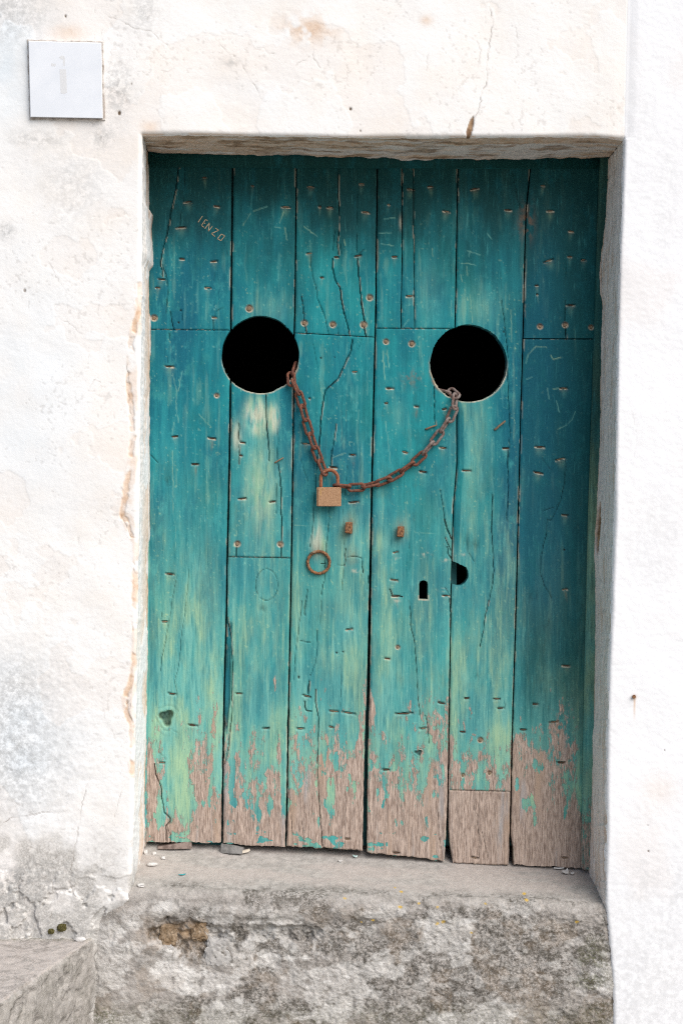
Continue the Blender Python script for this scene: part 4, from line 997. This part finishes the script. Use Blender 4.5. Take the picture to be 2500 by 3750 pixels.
# door frame: posts and head just inside the reveal
def post(xl, xr, y0_, y1_, Y, thick, seed):
    ys = np.arange(y0_, y1_, 7.); n = len(ys)
    xs = np.linspace(0, 1, 6)[None, :]
    a = np.array([xl(v) for v in ys])[:, None]; b = np.array([xr(v) for v in ys])[:, None]
    xx = a + (b - a) * xs; yy = ys[:, None] + 0 * xs
    rel, a1, a2 = door_fields(xx, yy)
    a1[..., 0] = np.clip(.10 + .5 * ss(1500, 2000, yy), 0, .6); a1[..., 2] = 0; a1[..., 3] *= .35 + .5 * ss(1700, 2300, yy); a2[...] *= .1; a1[..., 1] *= .6  # mask lowered further up the post, painting its shade darker there
    V = Wa(xx, yy, Y); V[..., 1] += (fbm(xx, yy, 9, 100, o=3, seed=seed) - .5) * .002
    Bk = V.copy(); Bk[..., 1] = Y + thick
    i0 = np.arange(n)
    Vs = np.concatenate([V.reshape(-1, 3), Bk[:, 0], Bk[:, -1]]); m = n * 6
    F = gridF(n, 6)
    Fl = np.stack([i0[:-1] * 6, m + i0[:-1], m + i0[1:], i0[1:] * 6], -1); Fr = np.stack([i0[:-1] * 6 + 5, i0[1:] * 6 + 5, m + n + i0[1:], m + n + i0[:-1]], -1)
    A1 = np.concatenate([a1.reshape(-1, 4), a1[:, 0], a1[:, -1]]); A2 = np.concatenate([a2.reshape(-1, 3), a2[:, 0], a2[:, -1]])
    return Vs, np.concatenate([F, Fl, Fr]), {'m1': A1, 'm2': A2}
fr = bpy.data.objects.new('door_frame', None); C.objects.link(fr); fr.location = (0, 0, 0)
tag(fr, 'green painted wooden frame strip between door planks and white reveal', 'door frame')
for nm_, a, b, s_ in [('post', off(eF, 1.5), c0(2230), 3), ('post', c0(505), yx([(548, 540), (549, 1500), (545, 2250), (536, 3090), (534, 3140)]), 5)]:
    Q = post(a, b, 545, 3190 if a(3000) > 1000 else 3105, YD - .018 if a(3000) > 1000 else YD - .004, .05, s_)
    obj(nm_, mesh_np(nm_, *Q[:2], M_paint, Q[2]), fr)
hx0, _, hz1 = W(500, 530, YD - .006); hx1, _, hz0 = W(2225, 611, YD - .006)
def box(x0, x1, y0, y1, z0, z1): return [(x0, y0, z0), (x1, y0, z0), (x1, y1, z0), (x0, y1, z0), (x0, y0, z1), (x1, y0, z1), (x1, y1, z1), (x0, y1, z1)], [(0, 1, 5, 4), (1, 2, 6, 5), (2, 3, 7, 6), (3, 0, 4, 7), (4, 5, 6, 7), (0, 3, 2, 1)]
hv, hf = box(hx0, hx1, YD - .005, YD + .04, hz0, hz1)
hv = [(x, y, z - (.004 if x > 0 and z < hz1 - .001 else 0)) for x, y, z in hv]
hm = mesh_np('head_rail', hv, hf, M_paint, {'m1': np.tile([.0, 0, .0, .0], (8, 1)), 'm2': np.zeros((8, 3))}, False)
obj('head_rail', hm, fr)

# ------------------------------------------------------------------ door sill and its rendered riser
kI = (D + YD) / D
xs = np.arange(296, 2262, FS)
def sill_z(nx, Y):
    zb = -(np.interp(nx, [533, 2145], [3108, 3188]) - VY) * kI / S
    zf = -(np.interp(nx, [480, 2215], [3268, 3322]) - VY) / S
    return zf + (zb - zf) * (Y - .004) / (YD - .004)
RN = .024; YF = .006
Y1 = np.arange(.262, YF + RN, -.0024); aN = np.linspace(0, math.pi / 2, 16)[1:]
nst = len(Y1) + len(aN); zlen = .37; nd = int(zlen / .0023)
rows = nst + nd
XX = np.zeros((rows, len(xs))); YY = np.zeros_like(XX); ZZ = np.zeros_like(XX); NYd = np.zeros_like(XX); NZd = np.zeros_like(XX); TT = np.zeros_like(XX)
zn = sill_z(xs, YF + RN)
for i in range(rows):
    XX[i] = (xs - VX) / S
    if i < len(Y1):
        YY[i] = Y1[i]; ZZ[i] = sill_z(xs, Y1[i]); NZd[i] = 1; TT[i] = i
    elif i < nst:
        a = aN[i - len(Y1)]; YY[i] = YF + RN - RN * math.sin(a); ZZ[i] = zn - RN + RN * math.cos(a); NYd[i] = -math.sin(a); NZd[i] = math.cos(a); TT[i] = i
    else:
        t = (i - nst + 1) / nd; YY[i] = YF; zend = -(YBOT - VY) / S - .01; ZZ[i] = (zn - RN) + (zend - (zn - RN)) * t; NYd[i] = -1
sx = xs[None, :] + 0 * XX
py = VY - ZZ * S                              # height measure on the face
top = (np.arange(rows) < len(Y1))[:, None] & np.ones_like(XX, bool)
sv = np.where(top, 3250 - YY * S * .9, py)     # continuous coordinate over the fold
relS = (fbm(sx, sv, 160, o=4, seed=2) - .5) * .008 + (fbm(sx, sv, 34, o=4, seed=5) - .5) * .003 + (fbm(sx, sv, 9, o=3, seed=8) - .5) * .0024
face = ss(3280, 3370, py) * (~top)
cav = ss(.42, .66, 1.0 * blob(sx, py, 690, 3440, 160, 80) + .85 * blob(sx, py, 1050, 3432, 160, 50) + .30 * blob(sx, py, 1700, 3480, 420, 130) + .75 * (fbm(sx, py, 55, o=5, seed=3) - .5)) * face
pits = cav * (fbm(sx, py, 24, 20, o=4, seed=11) - .35)
groove = .5 * stroke(sx, py, wiggle([(840, 3350), (880, 3370), (1010, 3375), (1110, 3385), (1200, 3400), (1260, 3430)], 8, 20, 2), 3, 8) * (~top)
rr2 = ss(.45, .62, fbm(sx, py, 75, 60, o=5, seed=13) + .12 * ss(1200, 1700, sx)) * face
outw = relS * np.where(top, .35, 1.) * (1 + .5 * face) - .008 * cav - .030 * np.maximum(pits, 0) * cav - .0025 * groove - .0022 * rr2
outw = outw + .004 * blob(sx, py, 1100, 3345, 700, 22) * (~top)
left = ss(400, 300, sx)
YY = YY + NYd * outw + left * .012 + (~top) * ss(2130, 2230, sx) * -.006
ZZ = ZZ + NZd * outw
Vs = np.stack([XX, YY, Z0 + ZZ], -1)
spk = fbm(sx, sv, 70, 50, o=5, seed=4)
lich = np.where(top, .85 * ss(.075, .02, YY) * ss(.40, .55, spk), 0)
lich = np.where(~top, .22 + 1.1 * ss(.46, .58, .5 * spk + .5 * fbm(sx, sv, 190, 120, o=5, seed=10) + .16 * blob(sx, py, 1700, 3500, 480, 160) + .10 * blob(sx, py, 1000, 3680, 700, 60) - .10 * blob(sx, py, 600, 3600, 250, 90) - .22 * blob(sx, py, 1150, 3570, 180, 60)), lich)
lich = np.maximum(lich, cav * .6)
lich = np.maximum(lich, .8 * ss(.52, .64, fbm(sx, py, 90, 60, o=6, seed=1) + .05 * ss(1100, 1600, sx)) * face)
lich = lich * (1 - .75 * ss(900, 420, sx) * (~top) * (1 - cav)) * (1 - .6 * blob(sx, py, 1180, 3600, 230, 80))
wh = np.clip(.50 * ss(.53, .57, fbm(sx, py, 130, 90, o=6, seed=15) - .10 * ss(1500, 1900, sx)) * face + .9 * stroke(sx, py, wiggle([(900, 3505), (1000, 3498), (1100, 3520), (1150, 3500), (1160, 3465)], 6, 20, 4), 3, 14) * (~top) * ss(.42, .6, fbm(sx, py, 26, 18, o=4, seed=6)) + .9 * blob(sx, py, 600, 3325, 55, 28) * (~top) + .5 * blob(sx, py, 700, 3560, 70, 20) * (~top) + .30 * ss(.58, .66, fbm(sx, py, 40, 26, o=4, seed=14)) * face, 0, 1)
och = np.clip(.8 * blob(sx, py, 660, 3420, 110, 50) * cav + .16 * ss(.55, .65, fbm(sx, py, 90, o=4, seed=6)) * face, 0, 1)
pk = np.where(top, .55 * ss(.02, .09, YY) * ss(.35, .6, fbm(sx, sv, 200, 60, o=3, seed=9)), .12)
yl = np.zeros_like(XX)
for zx, zy, r in [(270, 637, 9), (440, 712, 10), (468, 705, 9), (143, 697, 7), (355, 620, 5), (848, 605, 9), (840, 575, 8), (1080, 705, 8), (595, 755, 6), (440, 637, 5), (275, 567, 8), (92, 705, 4), (245, 548, 4), (660, 622, 5), (15, 596, 7)]:
    nx, ny = 1250 + zx / 1.2544, 2814 + zy / 1.2544
    ppx = VX + XX * S * D / (D + YY); ppy = VY - ZZ * S * D / (D + YY)
    yl = np.maximum(yl, (1 - ss(.5, 1.1, np.hypot((ppx - nx) / r, (ppy - ny) / (r * .7)) + .8 * (fbm(ppx, ppy, 7, o=2, seed=2) - .5))) * .85)
ms = np.clip(.5 * blob(sx, py, 380, 3730, 60, 40) * (~top) + .8 * blob(sx, py, 2170, 3560, 60, 140) * (~top) * ss(.45, .6, spk) + .3 * ss(3640, 3740, py) * (~top), 0, 1)
sill = obj('door_sill', mesh_np('door_sill', Vs, gridF(*XX.shape), M_conc, {'m1': np.stack([np.clip(lich, 0, 1), wh, och], -1), 'm2': np.stack([pk, yl, ms], -1)}))
tag(sill, 'grey concrete door sill with crumbling riser, lichen specks and exposed stones', 'sill')
for nx, ny, a, b, mt, sd_ in [(614, 3424, 36, 40, M_stone, 1), (729, 3410, 34, 36, M_stone, 2), (801, 3490, 54, 60, M_plast, 3), (614, 3486, 32, 26, M_plast, 4)]:
    x, y, z = W(nx, ny, .024 if mt == M_stone else .019)
    me = lump('stone', mt, a / S, .011, b / S, sd_, .38, 4)
    o = obj('stone' if mt == M_stone else 'mortar_patch', me, sill, (x, y, z))

# ------------------------------------------------------------------ the step at the left
zt = Z0 - (3440 - VY) / S
ex, ey = -.380, .02                                  # back right corner
dirx, diry = -.144 / .444, -.420 / .444
tt = np.arange(0, .80, .0042); L2 = np.concatenate([np.arange(.90, .30, -.02), np.arange(.30, 0.014, -.0042)])
arc = np.linspace(0, math.pi / 2, 7); dn = np.arange(.006, zt + .02, .0042)
cols = [(-l, 0., 0., 1.) for l in L2] + [(-.012 + .012 * math.sin(a), -.012 + .012 * math.cos(a), math.sin(a), math.cos(a)) for a in arc] + [(0., -.012 - d_, 1., 0.) for d_ in dn]
cols = np.array(cols)
o_ = cols[:, 0][None, :]; h_ = cols[:, 1][None, :]; no = cols[:, 2][None, :]; nz = cols[:, 3][None, :]
T_ = tt[:, None]
sc_ = np.cumsum(np.r_[0, np.hypot(np.diff(cols[:, 0]), np.diff(cols[:, 1]))])[None, :] * S + 0 * T_
tv = T_ * S + 0 * o_
re = (fbm(sc_, tv, 120, o=4, seed=3) - .5) * .012 + (fbm(sc_, tv, 22, o=4, seed=6) - .5) * .006 + (fbm(sc_, tv, 8, o=2, seed=9) - .5) * .002
re = re - .010 * ss(.58, .66, fbm(sc_, tv, 50, o=4, seed=12)) * (no > .3)
oo = o_ + no * re; hh = h_ + nz * re * .7
Vst = np.stack([ex + dirx * T_ + oo, ey + diry * T_ + 0 * oo, zt + hh - .0 * T_], -1)
isd = (no > .5) & (T_ > -1)
lc = np.where(isd, .30 * ss(.42, .6, fbm(sc_, tv, 60, o=4, seed=2)), .45 * ss(.48, .62, fbm(sc_, tv, 40, o=5, seed=4)))
mo = np.where(isd, .14 * ss(.50, .62, fbm(sc_, tv, 80, o=4, seed=7)), .5 * ss(.05, .02, T_))
step = obj('stone_step', mesh_np('stone_step', Vst, gridF(len(tt), len(cols)), M_conc, {'m1': np.stack([lc, .35 * ss(.04, .0, T_) + .12 * ~isd, 0 * lc], -1), 'm2': np.stack([.6 * ~isd + 0 * lc, 0 * lc, mo], -1)}))
tag(step, 'worn grey concrete step at the foot of the wall, left of the sill', 'step')

# ------------------------------------------------------------------ white tile on the wall
kz = 1 / S
def tile():
    q_ = [(105, 150), (372, 157), (377, 434), (112, 429)]
    V = []; F = []
    for Y, ins in [(-.001, 0), (-.0085, 0), (-.0100, 2.2)]:
        for (x, y), (sxn, syn) in zip(q_, [(1, 1), (-1, 1), (-1, -1), (1, -1)]):
            V.append(W(x + sxn * ins, y + syn * ins, Y))
    for j in range(2):
        for k in range(4): F.append((j * 4 + k, j * 4 + (k + 1) % 4, j * 4 + 4 + (k + 1) % 4, j * 4 + 4 + k))
    F.append((8, 9, 10, 11)); F.append((3, 2, 1, 0))
    V = [(a - W(240, 432, 0)[0], b - 0, c - W(240, 432, 0)[2]) for a, b, c in V]
    return pymesh('wall_tile', V, F, M_tile)
tl = obj('wall_tile', tile(), loc=W(240, 432, -.004))
tag(tl, 'square white glazed tile with a faint worn print, fixed to the wall', 'tile')
def quadprint(pts):
    V = [W(x, y, -.01415) for x, y in pts]; b = tl.location
    V = [(a - b[0], c - b[1], d - b[2]) for a, c, d in V]
    n = len(V); V2 = V + [(a, c + .0005, d) for a, c, d in V]
    return pymesh('faded_print', V2, [tuple(range(n))] + [(i, n + i, n + (i + 1) % n, (i + 1) % n) for i in range(n)], M_print)
r1 = lambda *p: [(x / 1.2544, y / 1.2544) for x, y in p]
for pts in [r1((275, 318), (305, 318), (310, 425), (295, 432), (280, 428)), r1((236, 290), (258, 293), (256, 305), (236, 303)), r1((272, 262), (284, 255), (296, 256), (300, 268), (300, 302), (290, 303), (291, 272), (280, 272))]:
    obj('faded_print', quadprint(pts), tl)
# mortar squeezed out behind the tile
V = []; F = []
r = random.Random(5); n = 60
per = []
for (ax, ay), (bx, by) in zip([(103, 148), (376, 155), (383, 437), (112, 436)], [(376, 155), (383, 437), (112, 436), (103, 148)]):
    for i in range(15): per.append((ax + (bx - ax) * i / 15, ay + (by - ay) * i / 15))
cxm, cym = 242, 292
for Y, gsc in [(.006, 1.035), (-.0035, 1.012), (-.004, .9)]:
    for x, y in per:
        j = r.uniform(-2.0, 2.4)
        ddx_, ddy_ = x - cxm, y - cym; ln = math.hypot(ddx_, ddy_)
        a = W(cxm + ddx_ * gsc + ddx_ / ln * j, cym + ddy_ * gsc + ddy_ / ln * j, Y); V.append((a[0] - tl.location[0], a[1] - tl.location[1], a[2] - tl.location[2]))
m_ = len(per)
for j in range(2):
    for k in range(m_): F.append((j * m_ + k, j * m_ + (k + 1) % m_, (j + 1) * m_ + (k + 1) % m_, (j + 1) * m_ + k))
F.append(tuple(range(2 * m_, 3 * m_)))
M_grout = mat_simple('dirty_mortar', (.36, .31, .27), (.62, .58, .54), 60, .95, .002, .1)
obj('mortar_bed', pymesh('mortar_bed', V, F, M_grout), tl)

# ------------------------------------------------------------------ chain and padlock
LK = .0473; WK = .0235; WR = .0035
def link_mesh(seed):
    hl = LK / 2 - WK / 2; r = WK / 2 - WR; P_ = []
    for i in range(9): a = math.pi * (-.5 + i / 8); P_.append((hl + r * math.cos(a), r * math.sin(a), 0))
    for i in range(3): P_.append((hl * (1 - 2 * (i + 1) / 4), r * .97, 0))
    for i in range(9): a = math.pi * (.5 + i / 8); P_.append((-hl + r * math.cos(a), r * math.sin(a), 0))
    for i in range(3): P_.append((-hl * (1 - 2 * (i + 1) / 4), -r * .97, 0))
    V, F = tube(P_, WR, True, 10, .05, seed)
    return pymesh('link', V, F, M_rust, True)
M_rustg = mat_rust('greyed_chain_iron', (.13, .07, .055), (.23, .19, .175), (.30, .28, .265), 60)
LM = [link_mesh(i) for i in range(4)]
LG = [link_mesh(i + 9) for i in range(3)]
for m_ in LG: m_.materials[0] = M_rustg
chain = bpy.data.objects.new('chain', None); C.objects.link(chain)
chain.location = W(1205, 1760, YD - .012)
tag(chain, 'rusty iron chain hanging between the two round holes, joined by the padlock', 'chain')
Lc = [(1078, 1352, .196, 20), (1066, 1388, .176, 95), (1083, 1418, .166, 20), (1099.5, 1463, .166, 108), (1113.8, 1512, .165, 45), (1127, 1564, .166, 108), (1144.4, 1614, .165, 40), (1160.7, 1663.5, .166, 105), (1181, 1712, .1625, 42)]
Rc = [(1622, 1432, .205, 0), (1660, 1441, .184, 85), (1663.8, 1470, .166, 40), (1654, 1516, .166, 96), (1627.6, 1557, .165, 22), (1599.5, 1601, .166, 92), (1566.8, 1641, .165, 20), (1533, 1679, .166, 100), (1490, 1711, .165, 22), (1447, 1741, .166, 122), (1402, 1763, .166, 50), (1355, 1775.5, .166, 158), (1304, 1785, .166, 92), (1252, 1780, .163, 15)]
from mathutils import Vector, Matrix
def strand(pts, last, grey=()):
    n = len(pts)
    PW = [Vector(W(p[0], p[1], p[2])) for p in pts]
    for i in range(n):
        a = PW[max(i - 1, 0)]; b = PW[min(i + 1, n - 1)] if i < n - 1 else Vector(W(*last))
        t = (b - a).normalized()
        f = Vector((0, -1, 0)); f = (f - t * f.dot(t)).normalized()          # toward the street
        s_ = t.cross(f)
        ang = R_(pts[i][3])                                                  # 90: link lies flat to the door
        wv = (f * math.cos(ang) + s_ * math.sin(ang)); nv = t.cross(wv)
        M = Matrix((t, wv, nv)).transposed().to_4x4()
        o = obj('link', LG[i % 3] if i in grey else LM[i % 4], chain)
        o.matrix_local = Matrix.Translation(PW[i] - Vector(chain.location)) @ M
strand(Lc, (1192, 1745, .160)); strand(Rc, (1225, 1778, .160), (0, 1, 2, 3, 4, 5, 6))

pl = bpy.data.objects.new('padlock', None); C.objects.link(pl)
YP = YD - .020
pl.location = W(1204, 1854, YP)
tag(pl, 'dull brass padlock with rusty shackle hanging on the chain', 'padlock')
k = (D + YP) / D / S
bw, bh, bd = 89 * k, 70 * k, .0175
import bmesh
bm = bmesh.new()
bmesh.ops.create_cube(bm, size=1)
for v in bm.verts: v.co = (v.co.x * bw, v.co.y * bd, (v.co.z + .5) * bh)
bmesh.ops.bevel(bm, geom=[e for e in bm.edges if abs(e.verts[0].co.z - e.verts[1].co.z) > bh * .5], offset=.0035, segments=3, affect='EDGES')
bmesh.ops.bevel(bm, geom=[e for e in bm.edges if abs(e.verts[0].co.z - e.verts[1].co.z) < 1e-5], offset=.0011, segments=2, affect='EDGES')
me = bpy.data.meshes.new('body'); bm.to_mesh(me); bm.free(); me.materials.append(M_brass)
obj('body', me, pl)
xa, xb = (1174.5 - 1204) * k, (1236.5 - 1204) * k; top_ = (1854 - 1721) * k; rad = (xb - xa) / 2; zc = top_ - rad
sp = [(xa, 0, bh - .004), (xa, 0, bh + .004), (xa, 0, (bh + zc) / 2)]
for i in range(13): a = math.pi * (1 - i / 12); sp.append(((xa + xb) / 2 + rad * math.cos(a), 0, zc + rad * math.sin(a)))
sp += [(xb, 0, (bh + zc) / 2), (xb, 0, bh + .003), (xb, 0, bh - .004)]
V, F = tube(sp, .0043, False, 12, .04, 1)
M_shk = mat_rust('rusty_shackle', (.20, .065, .03), (.33, .12, .055), (.40, .30, .24), 160)
obj('shackle', pymesh('shackle', V, F, M_shk, True), pl)
for x_, h0, h1 in [(-.0205, .026, .0442), (-.0135, .038, .0442)]:
    V, F = box(x_ - .0005, x_ + .0005, -bd / 2 - .0004, -bd / 2 + .001, h0, h1)
    obj('yellow_drip', pymesh('yellow_drip', V, F, mat_simple('yellow_paint_run', (.55, .33, .06), (.62, .42, .12), 200)), pl)

# ------------------------------------------------------------------ crumbs and chips on the sill and the step
def sill_at(nx, ny):
    """point of the sill top seen at nx, ny"""
    Y = .1
    for _ in range(30):
        x, _, z = W(nx, ny, Y)
        zz = sill_z(VX + x * S, Y) + Z0
        Y += (z - zz) * 1.5; Y = min(max(Y, -.02), .24)
    return W(nx, ny, Y)
def litter(name, nx, ny, me, label, cat, rz=0, lift=.001, group=None, tilt=(0, 0)):
    x, y, z = sill_at(nx, ny)
    o = obj(name, me, loc=(x, y, z + lift)); o.rotation_euler = (R_(tilt[0]), R_(tilt[1]), R_(rz))
    tag(o, label, cat, group)
G = 'chips and crumbs lying on the sill'
litter('paint_chip', 2042, 3183, flake_mesh('paint_chip', M_flake, .036, .014, .0022, 1), 'long white paint chip touching the door foot at the right end of the sill', 'paint chip', 10, .002, G)
litter('paint_chip', 2068, 3201, flake_mesh('paint_chip', M_flake, .021, .016, .005, 2), 'thick white paint chip in front of the long one, right end of the sill', 'paint chip', 40, .002, G)
litter('paint_chip', 2093, 3203, flake_mesh('paint_chip', M_flake, .012, .010, .003, 3), 'smallest white paint chip, nearest the right reveal', 'paint chip', 0, .002, G)
litter('plaster_crumb', 557, 3170, lump('plaster_crumb', M_flake, .013, .009, .004, 4, .35), 'largest white plaster crumb on the left end of the sill', 'plaster crumb', 0, .003, G)
litter('plaster_crumb', 598, 3146, lump('plaster_crumb', M_flake, .005, .005, .004, 5, .25), 'round white plaster crumb right of the largest one on the sill', 'plaster crumb', 0, .003, G)
litter('plaster_crumb', 566, 3129, lump('plaster_crumb', M_flake, .005, .005, .004, 6, .3), 'small white plaster crumb just below the foot of the first plank', 'plaster crumb', 0, .002, G)
litter('plaster_crumb', 535, 3128, lump('plaster_crumb', M_flake, .005, .006, .007, 7, .3), 'upright white plaster crumb against the left reveal', 'plaster crumb', 0, .004, G)
litter('plaster_crumb', 516, 3245, lump('plaster_crumb', M_flake, .009, .007, .004, 8, .4), 'white plaster crumb at the front left corner of the sill', 'plaster crumb', 0, .002, G)
litter('paint_chip', 668, 3206, flake_mesh('paint_chip', mat_simple('teal_chip', (.03, .25, .28), (.05, .33, .34), 90), .022, .007, .0012, 9), 'thin teal paint chip on the left half of the sill', 'paint chip', 20, .0015, G)
litter('paint_chip', 1301, 3142, flake_mesh('paint_chip', mat_simple('pale_teal_chip', (.35, .55, .52), (.6, .7, .68), 90), .013, .010, .003, 10), 'pale teal paint chip in front of the middle joint', 'paint chip', 0, .002, G)
litter('paint_chip', 1245, 3157, flake_mesh('paint_chip', M_flake, .012, .007, .002, 11), 'small white paint chip left of the pale teal one', 'paint chip', 0, .0015, G)
litter('paint_chip', 886, 3126, flake_mesh('paint_chip', mat_simple('tan_chip', (.45, .38, .30), (.60, .53, .44), 90), .044, .014, .005, 12), 'tan curled chip leaning on the slate piece under the second plank', 'paint chip', 8, .002, G)
def wedge(name, mat, L_, dp, h0, h1):
    V = [(-L_ / 2, -dp / 2, 0), (L_ / 2, -dp / 2, 0), (L_ / 2, dp / 2, 0), (-L_ / 2, dp / 2, 0), (-L_ / 2, -dp / 2 + .004, h0), (L_ / 2, -dp / 2 + .002, h1), (L_ / 2, dp / 2, h1), (-L_ / 2, dp / 2, h0), (0, -dp / 2 - .003, 0), (.01, -dp / 2 + .001, (h0 + h1) / 2 + .002)]
    return pymesh(name, V, [(0, 8, 9, 4), (8, 1, 5, 9), (1, 2, 6, 5), (2, 3, 7, 6), (3, 0, 4, 7), (4, 9, 5, 6, 7), (0, 3, 2, 1, 8)], mat)
litter('wood_wedge', 640, 3103, wedge('wood_wedge', M_wedge, .082, .03, .004, .019), 'brown wooden wedge pushed under the first plank', 'wedge', 4, 0.)
litter('slate_piece', 852, 3119, wedge('slate_piece', M_slate, .052, .03, .020, .010), 'grey slate piece wedged under the second plank', 'slate', -12, 0.)
# step: pebble and moss by the wall
o = obj('pebble', lump('pebble', M_flake, .013, .008, .006, 15, .2), loc=(W(296, 3437, -.010)[0], -.012, zt + .004))
tag(o, 'single white pebble on the back edge of the step', 'pebble')
M1 = lump('moss_clump', M_moss, .011, .007, .009, 16, .35, 3)
o = obj('moss_clump', M1, loc=(W(228, 3395, 0)[0], -.004, W(228, 3395, 0)[2])); tag(o, 'larger olive moss clump in the crack above the step', 'moss', 'moss clumps over the step')
o = obj('moss_clump', lump('moss_clump', M_moss, .007, .006, .006, 17, .35, 3), loc=(W(190, 3409, 0)[0], -.004, W(190, 3409, 0)[2])); tag(o, 'smaller dark moss clump left of the larger one', 'moss', 'moss clumps over the step')
